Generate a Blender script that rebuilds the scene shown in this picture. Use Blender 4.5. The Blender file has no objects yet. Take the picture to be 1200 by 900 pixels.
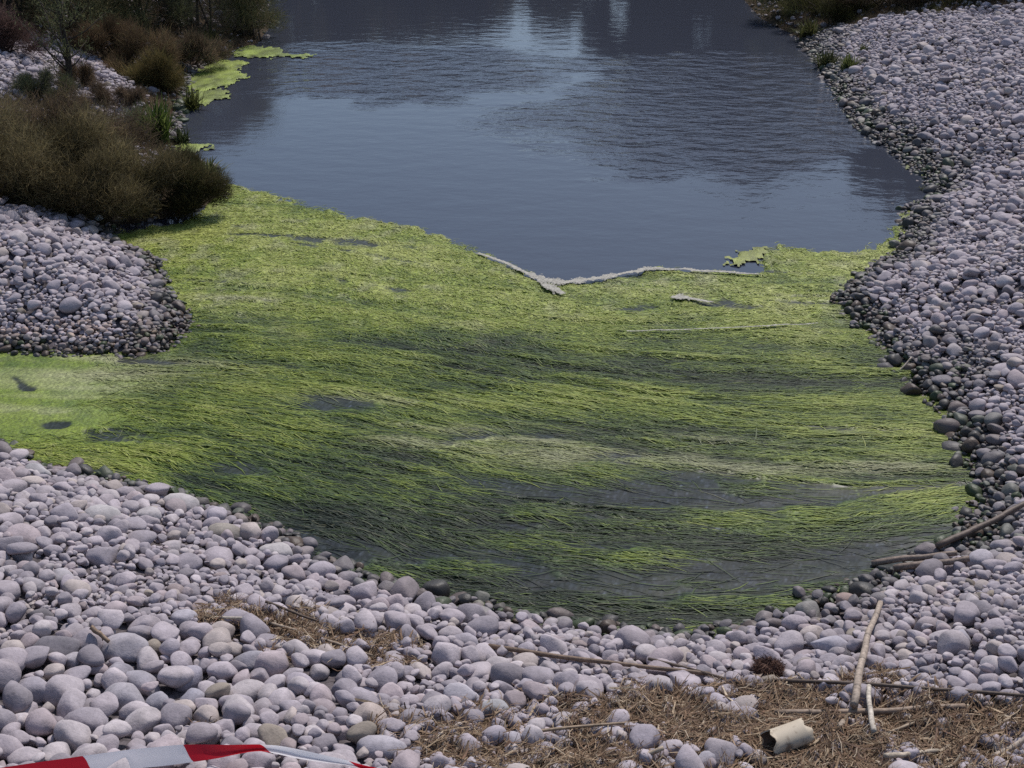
import bpy, math, random
import numpy as np
from mathutils import Vector

random.seed(7)
rng = np.random.default_rng(7)
SC = bpy.context.scene
COL = SC.collection

# ------------------------------------------------------------------ camera, sky, sun, exposure
CAM_H, PITCH, FPX = 4.5, math.radians(24.5), 1650.0        # metres, radians, focal length for a 1200 px wide frame
cam_data = bpy.data.cameras.new("camera")
cam_data.sensor_width = 36.0
cam_data.lens = 36.0 * FPX / 1200.0
cam_data.clip_start, cam_data.clip_end = 0.05, 2000.0
cam = bpy.data.objects.new("camera", cam_data)
COL.objects.link(cam)
cam.location = (0, 0, CAM_H)
cam.rotation_euler = (math.pi / 2 - PITCH, 0, 0)
SC.camera = cam

SUN_EL, SUN_AZ = math.radians(54), math.radians(24)        # azimuth from +Y towards +X
world = bpy.data.worlds.new("World")
SC.world = world
world.use_nodes = True
wn = world.node_tree
sky = wn.nodes.new("ShaderNodeTexSky")
sky.sky_type = 'NISHITA'
sky.sun_disc = False
sky.sun_elevation = SUN_EL
sky.sun_rotation = SUN_AZ
sky.air_density, sky.dust_density, sky.ozone_density = 1.0, 1.0, 1.3
bg = wn.nodes["Background"]
bg.inputs["Strength"].default_value = 0.11
wn.links.new(sky.outputs[0], bg.inputs["Color"])
sun_data = bpy.data.lights.new("sun", 'SUN')
sun_data.energy = 3.1
sun_data.angle = math.radians(0.5)
sun_data.color = (1.0, 0.95, 0.90)
sun = bpy.data.objects.new("sun", sun_data)
COL.objects.link(sun)
sdir = Vector((math.sin(SUN_AZ) * math.cos(SUN_EL), math.cos(SUN_AZ) * math.cos(SUN_EL), math.sin(SUN_EL)))
sun.rotation_euler = sdir.to_track_quat('Z', 'Y').to_euler()
sun.location = sdir * 40
SC.cycles.use_denoising = False
SC.view_settings.view_transform = 'Standard'
SC.view_settings.look = 'None'
SC.view_settings.exposure = 0.15
SC.view_settings.gamma = 1.0
SC.view_settings.use_curve_mapping = False

# ------------------------------------------------------------------ small maths helpers
CP, SP = math.cos(PITCH), math.sin(PITCH)


def rays(px, py):
    """Direction in the world of the line of sight through a point of the photograph (1200 x 900)."""
    px, py = np.asarray(px, float), np.asarray(py, float)
    a, b = (px - 600) / FPX, -(py - 450) / FPX
    return np.stack([a, CP + b * SP, -SP + b * CP], -1)


def ground(px, py, z=0.0):
    d = rays(px, py)
    t = (z - CAM_H) / d[..., 2]
    return np.stack([d[..., 0] * t, d[..., 1] * t, np.full_like(t, z)], -1)


def project(x, y, z):
    dz = z - CAM_H
    dep = y * CP - dz * SP
    up = y * SP + dz * CP
    return 600 + FPX * x / dep, 450 - FPX * up / dep, dep


def in_poly(px, py, poly):
    poly = np.asarray(poly, float)
    res = np.zeros(np.shape(px), bool)
    j = len(poly) - 1
    for i in range(len(poly)):
        (xi, yi), (xj, yj) = poly[i], poly[j]
        c = ((yi > py) != (yj > py)) & (px < (xj - xi) * (py - yi) / (yj - yi + 1e-12) + xi)
        res ^= c
        j = i
    return res


def poly_sd(x, y, poly):
    """Signed distance, negative inside."""
    poly = np.asarray(poly, float)
    d2 = np.full(np.shape(x), 1e9)
    j = len(poly) - 1
    for i in range(len(poly)):
        a, b = poly[j], poly[i]
        e = b - a
        wx, wy = x - a[0], y - a[1]
        t = np.clip((wx * e[0] + wy * e[1]) / (e @ e + 1e-12), 0, 1)
        d2 = np.minimum(d2, (wx - t * e[0]) ** 2 + (wy - t * e[1]) ** 2)
        j = i
    return np.where(in_poly(x, y, poly), -1, 1) * np.sqrt(d2)


_G = np.random.default_rng(3).random((256, 256))


def vnoise(x, y, seed=0):
    x = np.asarray(x, float) + seed * 17.31
    y = np.asarray(y, float) + seed * 9.73
    xi, yi = np.floor(x).astype(int), np.floor(y).astype(int)
    fx, fy = x - xi, y - yi
    fx, fy = fx * fx * (3 - 2 * fx), fy * fy * (3 - 2 * fy)
    g = lambda a, b: _G[a & 255, b & 255]
    return (g(xi, yi) * (1 - fx) + g(xi + 1, yi) * fx) * (1 - fy) + (g(xi, yi + 1) * (1 - fx) + g(xi + 1, yi + 1) * fx) * fy


def fbm(x, y, seed=0, n=4):
    s, a, t = 0, 1.0, 0
    for k in range(n):
        s = s + a * vnoise(x * 2 ** k, y * 2 ** k, seed + k)
        t += a
        a *= 0.5
    return s / t


def smooth(a, b, x):
    t = np.clip((x - a) / (b - a), 0, 1)
    return t * t * (3 - 2 * t)


def lin(r, g, b):
    f = lambda c: ((c / 255 + 0.055) / 1.055) ** 2.4 if c > 10 else c / 255 / 12.92
    return np.array([f(r), f(g), f(b)])


# ------------------------------------------------------------------ object helpers
def tag(o, label=None, cat=None, group=None, kind=None):
    if label: o["label"] = label
    if cat: o["category"] = cat
    if group: o["group"] = group
    if kind: o["kind"] = kind
    return o


def link(name, me, mat=None, parent=None):
    o = bpy.data.objects.new(name, me)
    COL.objects.link(o)
    if mat is not None and me is not None:
        me.materials.append(mat)
    if parent is not None:
        o.parent = parent
    return o


def empty(name, loc):
    o = bpy.data.objects.new(name, None)
    o.empty_display_size = 0.1
    COL.objects.link(o)
    o.location = loc
    return o


def arr_mesh(name, V, F, colr=None, smooth_shade=True, extra=None):
    """Mesh from arrays: V (n,3), F (m,3) or (m,4)."""
    V = np.ascontiguousarray(V, np.float32)
    F = np.ascontiguousarray(F, np.int32)
    me = bpy.data.meshes.new(name)
    k = F.shape[1]
    me.vertices.add(len(V))
    me.vertices.foreach_set("co", V.ravel())
    me.loops.add(F.size)
    me.loops.foreach_set("vertex_index", F.ravel())
    me.polygons.add(len(F))
    me.polygons.foreach_set("loop_start", np.arange(0, F.size, k, dtype=np.int32))
    me.polygons.foreach_set("loop_total", np.full(len(F), k, np.int32))
    me.polygons.foreach_set("use_smooth", np.full(len(F), smooth_shade))
    if colr is not None:
        at = me.attributes.new("tint", 'FLOAT_COLOR', 'POINT')
        c = np.ones((len(V), 4), np.float32)
        c[:, :colr.shape[1]] = colr
        at.data.foreach_set("color", c.ravel())
    for nm, val in (extra or {}).items():
        at = me.attributes.new(nm, 'FLOAT', 'POINT')
        at.data.foreach_set("value", np.asarray(val, np.float32))
    me.update(calc_edges=True)
    return me


def ribbons(P, W, side, colr):
    """P (n,k,3) centre lines, W (n,k) widths, side (n,k,3) or (n,1,3) unit vectors, colr (n,3)."""
    n, k, _ = P.shape
    off = side * (W[..., None] * 0.5)
    V = np.stack([P - off, P + off], 2).reshape(-1, 3)
    b = (np.arange(n) * k * 2)[:, None] + (np.arange(k - 1) * 2)[None]
    F = np.stack([b, b + 1, b + 3, b + 2], -1).reshape(-1, 4)
    C = np.repeat(colr, k * 2, axis=0)
    return V, F, C


def tube(points, radii, sides=8, caps=True):
    P = np.asarray(points, float)
    R = np.asarray(radii, float)
    n = len(P)
    T = np.gradient(P, axis=0)
    T /= np.linalg.norm(T, axis=1)[:, None] + 1e-9
    ref = np.array([0, 0, 1.0]) if abs(T[:, 2]).mean() < 0.8 else np.array([1.0, 0, 0])
    A = np.cross(T, ref); A /= np.linalg.norm(A, axis=1)[:, None] + 1e-9
    B = np.cross(A, T)
    th = np.linspace(0, 2 * np.pi, sides, endpoint=False)
    V = P[:, None] + R[:, None, None] * (np.cos(th)[None, :, None] * A[:, None] + np.sin(th)[None, :, None] * B[:, None])
    V = V.reshape(-1, 3)
    F = []
    for i in range(n - 1):
        for j in range(sides):
            j2 = (j + 1) % sides
            F.append((i * sides + j, i * sides + j2, (i + 1) * sides + j2, (i + 1) * sides + j))
    if caps:
        V = np.vstack([V, P[0], P[-1]])
        c0, c1 = len(V) - 2, len(V) - 1
        for j in range(sides):
            j2 = (j + 1) % sides
            F.append((c0, j2, j, j)); F.append((c1, (n - 1) * sides + j, (n - 1) * sides + j2, (n - 1) * sides + j2))
    F = [f if f[2] != f[3] else f[:3] for f in F]
    return V, F


def py_mesh(name, parts, smooth_shade=True, colors=None):
    V, F, C = [], [], []
    for i, (v, f) in enumerate(parts):
        o = sum(len(q) for q in V)
        V.append(np.asarray(v)); F += [tuple(int(a) + o for a in q) for q in f]
        if colors is not None: C.append(np.repeat(np.asarray(colors[i])[None], len(v), 0))
    V = np.vstack(V)
    me = bpy.data.meshes.new(name)
    me.from_pydata(V.tolist(), [], F)
    me.polygons.foreach_set("use_smooth", [smooth_shade] * len(F))
    if colors is not None:
        at = me.attributes.new("tint", 'FLOAT_COLOR', 'POINT')
        c = np.ones((len(V), 4), np.float32); c[:, :3] = np.vstack(C)
        at.data.foreach_set("color", c.ravel())
    me.update()
    return me


# ------------------------------------------------------------------ materials
def new_mat(name):
    m = bpy.data.materials.new(name)
    m.use_nodes = True
    nt = m.node_tree
    return m, nt, nt.nodes["Principled BSDF"]


def noise_node(nt, scale, detail=4, rough=0.55, vec=None, dim='3D'):
    n = nt.nodes.new("ShaderNodeTexNoise")
    n.noise_dimensions = dim
    n.inputs["Scale"].default_value = scale
    n.inputs["Detail"].default_value = detail
    n.inputs["Roughness"].default_value = rough
    if vec is not None: nt.links.new(vec, n.inputs["Vector"])
    return n


def maprange(nt, src, a, b, c, d):
    n = nt.nodes.new("ShaderNodeMapRange")
    for k, v in zip(("From Min", "From Max", "To Min", "To Max"), (a, b, c, d)): n.inputs[k].default_value = v
    nt.links.new(src, n.inputs["Value"])
    return n.outputs[0]


def mul_col(nt, colsock, facsock):
    m = nt.nodes.new("ShaderNodeVectorMath"); m.operation = 'SCALE'
    nt.links.new(colsock, m.inputs[0]); nt.links.new(facsock, m.inputs["Scale"])
    return m.outputs[0]


def tint_mat(name, rough=0.7, spec=0.3, n_scale=30, n_amt=0.25, bump=0.0, translucent=0.0):
    """Colour from the mesh's own tint attribute, broken up by fine noise."""
    m, nt, p = new_mat(name)
    at = nt.nodes.new("ShaderNodeAttribute"); at.attribute_name = "tint"
    geo = nt.nodes.new("ShaderNodeNewGeometry")
    nz = noise_node(nt, n_scale, 3, vec=geo.outputs["Position"])
    c = mul_col(nt, at.outputs["Color"], maprange(nt, nz.outputs["Fac"], 0.3, 0.7, 1 - n_amt, 1 + n_amt))
    nt.links.new(c, p.inputs["Base Color"])
    p.inputs["Roughness"].default_value = rough
    p.inputs["Specular IOR Level"].default_value = spec
    if bump:
        b = nt.nodes.new("ShaderNodeBump"); b.inputs["Strength"].default_value = bump; b.inputs["Distance"].default_value = 0.01
        nt.links.new(nz.outputs["Fac"], b.inputs["Height"]); nt.links.new(b.outputs[0], p.inputs["Normal"])
    if translucent:
        t = nt.nodes.new("ShaderNodeBsdfTranslucent"); nt.links.new(c, t.inputs["Color"])
        mx = nt.nodes.new("ShaderNodeMixShader"); mx.inputs[0].default_value = translucent
        nt.links.new(p.outputs[0], mx.inputs[1]); nt.links.new(t.outputs[0], mx.inputs[2])
        nt.links.new(mx.outputs[0], nt.nodes["Material Output"].inputs["Surface"])
    return m


def stone_mat(name, instanced):
    m, nt, p = new_mat(name)
    if instanced:
        at = nt.nodes.new("ShaderNodeAttribute"); at.attribute_type = 'INSTANCER'; at.attribute_name = "tint"
        cs, al = at.outputs["Color"], at.outputs["Alpha"]
    else:
        at = nt.nodes.new("ShaderNodeObjectInfo")
        cs, al = at.outputs["Color"], at.outputs["Alpha"]
    geo = nt.nodes.new("ShaderNodeNewGeometry")
    n1 = noise_node(nt, 9, 5, 0.6, geo.outputs["Position"])
    n2 = noise_node(nt, 70, 3, 0.6, geo.outputs["Position"])
    n3 = noise_node(nt, 26, 4, 0.7, geo.outputs["Position"])
    f1 = maprange(nt, n1.outputs["Fac"], 0.3, 0.7, 0.76, 1.17)
    f2 = maprange(nt, n2.outputs["Fac"], 0.3, 0.75, 0.90, 1.12)
    f3 = maprange(nt, n3.outputs["Fac"], 0.62, 0.74, 1.0, 0.76)          # darker blotches
    n4 = noise_node(nt, 150, 2, 0.5, geo.outputs["Position"])
    f4 = maprange(nt, n4.outputs["Fac"], 0.60, 0.70, 1.0, 0.80)           # pits
    m4 = nt.nodes.new("ShaderNodeMath"); m4.operation = 'MULTIPLY'; nt.links.new(f1, m4.inputs[0]); nt.links.new(f4, m4.inputs[1]); f1 = m4.outputs[0]
    mm = nt.nodes.new("ShaderNodeMath"); mm.operation = 'MULTIPLY'; nt.links.new(f1, mm.inputs[0]); nt.links.new(f2, mm.inputs[1])
    m2 = nt.nodes.new("ShaderNodeMath"); m2.operation = 'MULTIPLY'; nt.links.new(mm.outputs[0], m2.inputs[0]); nt.links.new(f3, m2.inputs[1])
    nt.links.new(mul_col(nt, cs, m2.outputs[0]), p.inputs["Base Color"])
    nt.links.new(maprange(nt, al, 0, 1, 0.35, 0.85), p.inputs["Roughness"])   # alpha 1 = dry, 0 = wet
    p.inputs["Specular IOR Level"].default_value = 0.35
    b = nt.nodes.new("ShaderNodeBump"); b.inputs["Strength"].default_value = 0.6; b.inputs["Distance"].default_value = 0.008
    nt.links.new(n3.outputs["Fac"], b.inputs["Height"]); nt.links.new(b.outputs[0], p.inputs["Normal"])
    return m


M_STONE_I = stone_mat("pebble_stone_scattered", True)
M_STONE = stone_mat("pebble_stone", False)
M_LEAF = tint_mat("shrub_foliage", 0.7, 0.15, 14, 0.22, translucent=0.42)
M_STEM = tint_mat("woody_stem", 0.8, 0.2, 40, 0.3)
M_STRAW = tint_mat("dry_straw", 0.75, 0.25, 60, 0.3)
M_CANE = tint_mat("dry_cane", 0.6, 0.35, 45, 0.35, bump=0.2)
M_ALGAE = tint_mat("algae_strands", 0.55, 0.3, 22, 0.22, translucent=0.15)
M_MAT = tint_mat("algae_mat", 0.5, 0.35, 48, 0.38, bump=0.9)
_nt = M_MAT.node_tree; _p = _nt.nodes["Principled BSDF"]
_at = _nt.nodes.new("ShaderNodeAttribute"); _at.attribute_name = "wet"
_nt.links.new(maprange(_nt, _at.outputs["Fac"], 0, 1, .55, .38), _p.inputs["Roughness"])      # water stands in the thin places
_nt.links.new(maprange(_nt, _at.outputs["Fac"], 0, 1, .3, .18), _p.inputs["Specular IOR Level"])
_b = [n for n in _nt.nodes if n.type == 'BUMP'][0]
_nt.links.new(maprange(_nt, _at.outputs["Fac"], 0.2, .9, .9, .07), _b.inputs["Strength"])
M_FOAM = tint_mat("dried_scum", 0.8, 0.2, 25, 0.18)

# ------------------------------------------------------------------ the shoreline (pool, weed flat and side channel)
near_px = [(312, 0), (318, 30), (300, 52), (262, 66), (222, 84), (210, 112), (205, 150), (203, 180), (238, 196), (262, 232), (215, 252),
           (118, 268), (138, 292), (178, 300), (190, 335), (216, 376), (196, 410), (130, 418), (0, 412), (-160, 408)]
near_px2 = [(-160, 520), (0, 524), (40, 548), (100, 560), (180, 578), (290, 612), (368, 655), (420, 682), (520, 706), (600, 724),
            (700, 741), (800, 750), (850, 745), (905, 728), (950, 704), (1000, 688), (1062, 672), (1120, 640), (1146, 592), (1137, 555),
            (1120, 520), (1092, 470), (1062, 440), (1030, 400), (978, 352), (1010, 328), (1050, 300), (1068, 270), (1062, 246),
            (1108, 232), (1088, 208), (1050, 180), (1012, 150), (982, 110), (960, 70), (938, 45), (892, 22), (872, 0)]
g1 = ground(*np.array(near_px).T)[:, :2]
g2 = ground(*np.array(near_px2).T)[:, :2]
SHORE = np.vstack([[(-5.6, 31), (-6.6, 36), (-4, 42), (0, 43.5), (4.5, 42), (6.5, 36), (5.4, 31)][::-1], g1, [(-9, 10.6), (-9, 8.5)], g2])
# order: far points run from right to left, then down the left shore, round the channel and the near bank, up the right shore

SD_X, SD_Y, SD_S = np.arange(-20, 22, 0.1), np.arange(-4, 60, 0.1), 0.1
_sx, _sy = np.meshgrid(SD_X, SD_Y, indexing='ij')
SDG = poly_sd(_sx, _sy, SHORE)


def bil(grid, x0, y0, sx, sy, x, y):
    u = np.clip((np.asarray(x) - x0) / sx, 0, grid.shape[0] - 1.001)
    v = np.clip((np.asarray(y) - y0) / sy, 0, grid.shape[1] - 1.001)
    i, j = u.astype(int), v.astype(int)
    fu, fv = u - i, v - j
    return (grid[i, j] * (1 - fu) + grid[i + 1, j] * fu) * (1 - fv) + (grid[i, j + 1] * (1 - fu) + grid[i + 1, j + 1] * fu) * fv


def shore_d(x, y):
    return bil(SDG, SD_X[0], SD_Y[0], SD_S, SD_S, x, y)


def land(x, y, d=None):
    if d is None: d = shore_d(x, y)
    up = 2.0 * (1 - np.exp(-np.maximum(d, 0) * 0.37 / 2.0))
    dn = -0.6 * (1 - np.exp(np.minimum(d, 0) * 0.4 / 0.6))
    bump = (fbm(np.asarray(x) * 0.9, np.asarray(y) * 0.9, 5) - 0.5) * 0.22 * smooth(0.1, 1.2, d)
    return up + dn + bump


def hit(px, py, hfun=land):
    """Where the line of sight through a photograph point meets the land."""
    d = rays(px, py)
    o = np.array([0, 0, CAM_H])
    t, step = 2.0, 0.03
    while t < 60:
        p = o + d * t
        if p[2] <= max(float(hfun(p[0], p[1])), 0.0): break
        t += step
    return o + d * t


VEG_L = [(-200, -80), (320, -80), (322, 40), (300, 58), (222, 82), (212, 118), (205, 165), (262, 232), (268, 246), (200, 262), (112, 268),
         (60, 252), (0, 246), (-200, 235)]
BARE_L1 = [(-60, 40), (40, 45), (100, 62), (150, 100), (165, 135), (150, 150), (100, 122), (30, 108), (-60, 128)]
VEG_R = [(780, -90), (850, 0), (892, 30), (935, 50), (962, 38), (1040, 22), (1200, 8), (1420, -4), (1420, -90)]
STRAW_A = [(240, 722), (330, 715), (400, 738), (470, 765), (462, 785), (400, 778), (330, 765), (250, 745)]
STRAW_B = [(460, 852), (540, 838), (640, 826), (740, 818), (840, 806), (900, 812), (1010, 806), (1130, 826), (1260, 832), (1420, 838), (1420, 990), (540, 990), (500, 880)]

# ------------------------------------------------------------------ land sheet
xs = np.concatenate([-np.geomspace(300, 10.2, 24), np.arange(-10, 11.01, 0.14), np.geomspace(11.3, 300, 24)])
ys = np.concatenate([-np.geomspace(200, 1.6, 14), np.arange(-1.4, 30, 0.14), np.geomspace(30.3, 700, 50)])
X, Y = np.meshgrid(xs, ys, indexing='ij')
D = poly_sd(X, Y, SHORE)
Z = land(X, Y, D) + np.maximum(np.hypot(X, Y - 20) - 60, 0) * 0.02
nx, ny = X.shape
V = np.stack([X, Y, Z], -1).reshape(-1, 3)
ii, jj = np.meshgrid(np.arange(nx - 1), np.arange(ny - 1), indexing='ij')
b = (ii * ny + jj).ravel()
F = np.stack([b, b + ny, b + ny + 1, b + 1], -1)
PX, PY, DEP = project(X, Y, Z)
soil = (in_poly(PX, PY, VEG_L) & ~in_poly(PX, PY, BARE_L1)) | in_poly(PX, PY, VEG_R) | (Y > 29) | (np.abs(X) > 13)
straw = in_poly(PX, PY, STRAW_A) | in_poly(PX, PY, STRAW_B)
soil = np.where(DEP > 1, soil, False).astype(float)
straw = np.where(DEP > 1, straw, False).astype(float)
gcol = (1 - np.maximum(soil, straw))[..., None] * np.array([0.11, 0.095, 0.10]) + soil[..., None] * np.array([0.07, 0.05, 0.032]) + (straw * (1 - soil))[..., None] * np.array([0.12, 0.082, 0.05])
me = arr_mesh("ground", V, F, gcol.reshape(-1, 3))
M_GROUND = tint_mat("gravel_and_soil", 0.9, 0.1, 35, 0.5, bump=0.8)
tag(link("ground", me, M_GROUND), kind="structure")

# ------------------------------------------------------------------ water sheet
m, nt, p = new_mat("pond_water")
p.inputs["Base Color"].default_value = (0.042, 0.047, 0.064, 1)
p.inputs["Roughness"].default_value = 0.04
p.inputs["IOR"].default_value = 1.33
geo = nt.nodes.new("ShaderNodeNewGeometry")
mp = nt.nodes.new("ShaderNodeMapping"); mp.inputs["Scale"].default_value = (1.0, 1.5, 1.0); mp.inputs["Rotation"].default_value = (0, 0, 0.22)
nt.links.new(geo.outputs["Position"], mp.inputs["Vector"])
w1 = noise_node(nt, 2.3, 3, 0.5, mp.outputs[0])
w2 = noise_node(nt, 11.0, 3, 0.6, mp.outputs[0])
add = nt.nodes.new("ShaderNodeMath"); add.operation = 'MULTIPLY_ADD'; add.inputs[1].default_value = 0.16
nt.links.new(w2.outputs["Fac"], add.inputs[0]); nt.links.new(w1.outputs["Fac"], add.inputs[2])
# wind patches: ripples run over the farther half of the pool, the water near the weed lies calm
sep = nt.nodes.new("ShaderNodeSeparateXYZ"); nt.links.new(geo.outputs["Position"], sep.inputs[0])
wp = noise_node(nt, 0.8, 3, 0.55, geo.outputs["Position"])


def gust(cx_, cy_, rx_, ry_):
    v1 = nt.nodes.new("ShaderNodeVectorMath"); v1.operation = 'SUBTRACT'; v1.inputs[1].default_value = (cx_, cy_, 0)
    nt.links.new(geo.outputs["Position"], v1.inputs[0])
    v2 = nt.nodes.new("ShaderNodeVectorMath"); v2.operation = 'DIVIDE'; v2.inputs[1].default_value = (rx_, ry_, 1)
    nt.links.new(v1.outputs[0], v2.inputs[0])
    v3 = nt.nodes.new("ShaderNodeVectorMath"); v3.operation = 'LENGTH'; nt.links.new(v2.outputs[0], v3.inputs[0])
    v4 = nt.nodes.new("ShaderNodeMath"); v4.operation = 'MULTIPLY_ADD'; v4.inputs[1].default_value = 1.3
    nt.links.new(wp.outputs["Fac"], v4.inputs[0]); nt.links.new(v3.outputs["Value"], v4.inputs[2])
    return maprange(nt, v4.outputs[0], 1.35, 1.75, 1.0, 0.0)


def mx_(p_, q_):
    m_ = nt.nodes.new("ShaderNodeMath"); m_.operation = 'MAXIMUM'
    nt.links.new(p_, m_.inputs[0]); nt.links.new(q_, m_.inputs[1])
    return m_.outputs[0]


g_ = mx_(mx_(gust(2.3, 18.2, 2.6, 2.6), gust(-1.6, 21.2, 2.6, 2.2)), gust(3.4, 20.6, 2.0, 2.4))
st = maprange(nt, g_, 0, 1, 0.10, 1.0)
bm_ = nt.nodes.new("ShaderNodeBump"); bm_.inputs["Distance"].default_value = 0.05
nt.links.new(st, bm_.inputs["Strength"]); nt.links.new(add.outputs[0], bm_.inputs["Height"]); nt.links.new(bm_.outputs[0], p.inputs["Normal"])
M_WATER = m
wx = np.array([-11, -5, 0, 5, 9.0]); wy = np.array([5.0, 12, 20, 30, 46])
Xw, Yw = np.meshgrid(wx, wy, indexing='ij')
Vw = np.stack([Xw, Yw, np.zeros_like(Xw)], -1).reshape(-1, 3)
ii, jj = np.meshgrid(np.arange(4), np.arange(4), indexing='ij'); b = (ii * 5 + jj).ravel()
tag(link("water", arr_mesh("water", Vw, np.stack([b, b + 5, b + 6, b + 1], -1)), M_WATER), kind="structure")

# ------------------------------------------------------------------ the weed flat: streaked mat plus combed strands
LIP = [(262, 212), (300, 222), (345, 236), (400, 250), (440, 258), (485, 266), (530, 281), (575, 297), (612, 313), (640, 330), (690, 329), (740, 319),
       (757, 313), (800, 314), (838, 315), (880, 319), (893, 310), (886, 294), (912, 288), (950, 293), (990, 293), (1020, 290), (1040, 276), (1052, 262), (1058, 246), (1085, 240)]
MATPOLY = LIP + [(1180, 300), (1190, 560), (1180, 640), (1060, 720), (900, 775), (600, 760), (380, 690), (180, 610), (0, 560), (-170, 540), (-170, 402), (0, 402), (130, 405), (195, 398), (218, 376), (110, 272), (210, 262), (250, 235)]
AX0, AX1, AY0, AY1, ASX, ASY = -5.6, 4.6, 6.4, 17.2, 0.015, 0.026
ax, ay = np.arange(AX0, AX1, ASX), np.arange(AY0, AY1, ASY)
AX, AY = np.meshgrid(ax, ay, indexing='ij')
APX, APY, _ = project(AX, AY, 0.0)
slopes = np.array([(150, 480, .06), (200, 600, .33), (330, 560, .22), (400, 400, .14), (400, 500, .13), (420, 640, .2), (650, 420, .13), (650, 520, .10), (650, 650, .07),
                   (900, 430, .04), (900, 540, .03), (900, 650, -.04), (1080, 600, -.12), (300, 300, .08), (600, 350, .24), (800, 380, .05), (250, 280, .05), (1050, 450, .02), (60, 450, .0), (700, 720, .1)])
wsum, ssum = 0, 0
wob = (fbm(AX * 0.9, AY * 0.9, 21) - 0.5)
for (sx_, sy_, s_) in slopes:
    w_ = 1.0 / ((APX - sx_) ** 2 + (2 * (APY - sy_)) ** 2 + 2500)
    wsum = wsum + w_; ssum = ssum + w_ * s_
slope = ssum / wsum * (1 + .5 * smooth(360, 440, APY)) + wob * 0.30 + (fbm(AX * 2.6, AY * 2.6, 23) - .5) * 0.16
ga = ground(APX - 10, APY - 10 * slope); gb = ground(APX + 10, APY + 10 * slope)
FLOW = (gb - ga)[..., :2]
FLOW /= np.linalg.norm(FLOW, axis=-1, keepdims=True)


def lic(noise, steps, h):
    acc = noise.copy(); n = 1
    for sgn in (1, -1):
        x, y = AX.copy(), AY.copy()
        for k in range(steps):
            i = np.clip(((x - AX0) / ASX).round().astype(int), 0, AX.shape[0] - 1)
            j = np.clip(((y - AY0) / ASY).round().astype(int), 0, AX.shape[1] - 1)
            x += sgn * h * FLOW[i, j, 0]; y += sgn * h * FLOW[i, j, 1]
            i = np.clip(((x - AX0) / ASX).round().astype(int), 0, AX.shape[0] - 1)
            j = np.clip(((y - AY0) / ASY).round().astype(int), 0, AX.shape[1] - 1)
            acc += noise[i, j]; n += 1
    acc /= n
    return (acc - acc.mean()) / acc.std()


def blur(a, n):
    for _ in range(n):
        a = (np.roll(a, 1, 0) + np.roll(a, -1, 0) + 2 * a) / 4
        a = (np.roll(a, 1, 1) + np.roll(a, -1, 1) + 2 * a) / 4
    return a


L1 = lic(rng.standard_normal(AX.shape), 12, 0.022)
nb = blur(rng.standard_normal(AX.shape), 3); nb /= nb.std()
L2 = lic(nb, 22, 0.03)
nb = blur(rng.standard_normal(AX.shape), 24); nb /= nb.std()
L3 = lic(nb, 26, 0.05)

# patches read off the photograph: centre x, y, half sizes, amount
BRIGHT = [(95, 535, 110, 20, .6), (40, 475, 90, 40, .35), (640, 640, 90, 8, .5), (720, 656, 70, 9, .6), (820, 614, 50, 9, .35), (1085, 580, 45, 24, .45), (1060, 520, 60, 26, .35),
          (260, 270, 130, 26, .3), (150, 280, 50, 14, .3), (600, 372, 120, 24, .2), (900, 355, 110, 30, .22), (1000, 300, 70, 16, .3), (880, 690, 50, 8, .25), (820, 738, 70, 9, .45), (450, 300, 200, 40, .2),
          (540, 465, 200, 14, .2), (330, 385, 16, 8, .4), (990, 500, 90, 12, .3), (470, 580, 60, 8, .2), (880, 600, 60, 8, .3), (1000, 575, 90, 10, .3), (640, 476, 120, 10, .2), (950, 470, 80, 10, .15)]
DARK = [(430, 402, 200, 16, .45), (560, 430, 180, 10, .4), (760, 440, 160, 12, .4), (870, 458, 110, 8, .3), (320, 560, 160, 34, .3), (360, 620, 170, 36, .45), (500, 690, 150, 22, .5), (680, 722, 120, 14, .4),
        (470, 450, 90, 8, .35), (240, 520, 110, 22, .2), (600, 600, 200, 20, .25), (420, 540, 100, 12, .25), (300, 430, 120, 12, .2), (900, 640, 200, 16, .2), (1010, 500, 40, 10, .3), (300, 340, 40, 6, .25)]
WET = [(395, 478, 62, 11, .8), (590, 512, 120, 10, .9), (770, 534, 80, 10, .9), (690, 574, 170, 15, .75), (560, 556, 70, 10, .6), (450, 650, 130, 16, .55), (692, 635, 52, 7, 1.1), (600, 617, 48, 6, 1.),
       (1000, 662, 100, 24, .9), (880, 668, 150, 15, .6), (800, 588, 100, 11, .8), (930, 585, 80, 10, .7), (76, 503, 27, 7, 1.3), (1005, 492, 40, 9, .6), (130, 516, 36, 9, .6), (250, 545, 60, 10, .5),
       (720, 690, 160, 13, .45), (740, 362, 32, 5, .8), (345, 253, 40, 4, .6), (440, 290, 50, 5, .4), (850, 358, 30, 4, .6), (790, 352, 16, 3, .4), (10, 452, 16, 5, 1.1), (120, 548, 40, 5, .7), (1110, 545, 22, 16, .6), (1100, 620, 40, 12, .5), (60, 420, 120, 7, .5)]
PALE = [(520, 505, 90, 5, .6), (560, 521, 130, 5, .8), (690, 536, 130, 8, .8), (860, 548, 120, 9, .85), (1000, 543, 70, 8, .7), (830, 512, 90, 5, .5), (540, 285, 70, 8, .2), (760, 335, 120, 14, .2), (440, 470, 110, 5, .4),
        (640, 530, 90, 5, .5), (940, 520, 60, 4, .4), (120, 440, 130, 20, .55), (30, 470, 110, 22, .35), (280, 350, 60, 20, .25)]
wpx = APX + (fbm(AX * 2.2, AY * 1.2, 31) - 0.5) * 70 + L3 * 6
wpy = APY + (fbm(AX * 2.2, AY * 1.2, 41) - 0.5) * 26 + L3 * 2


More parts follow.
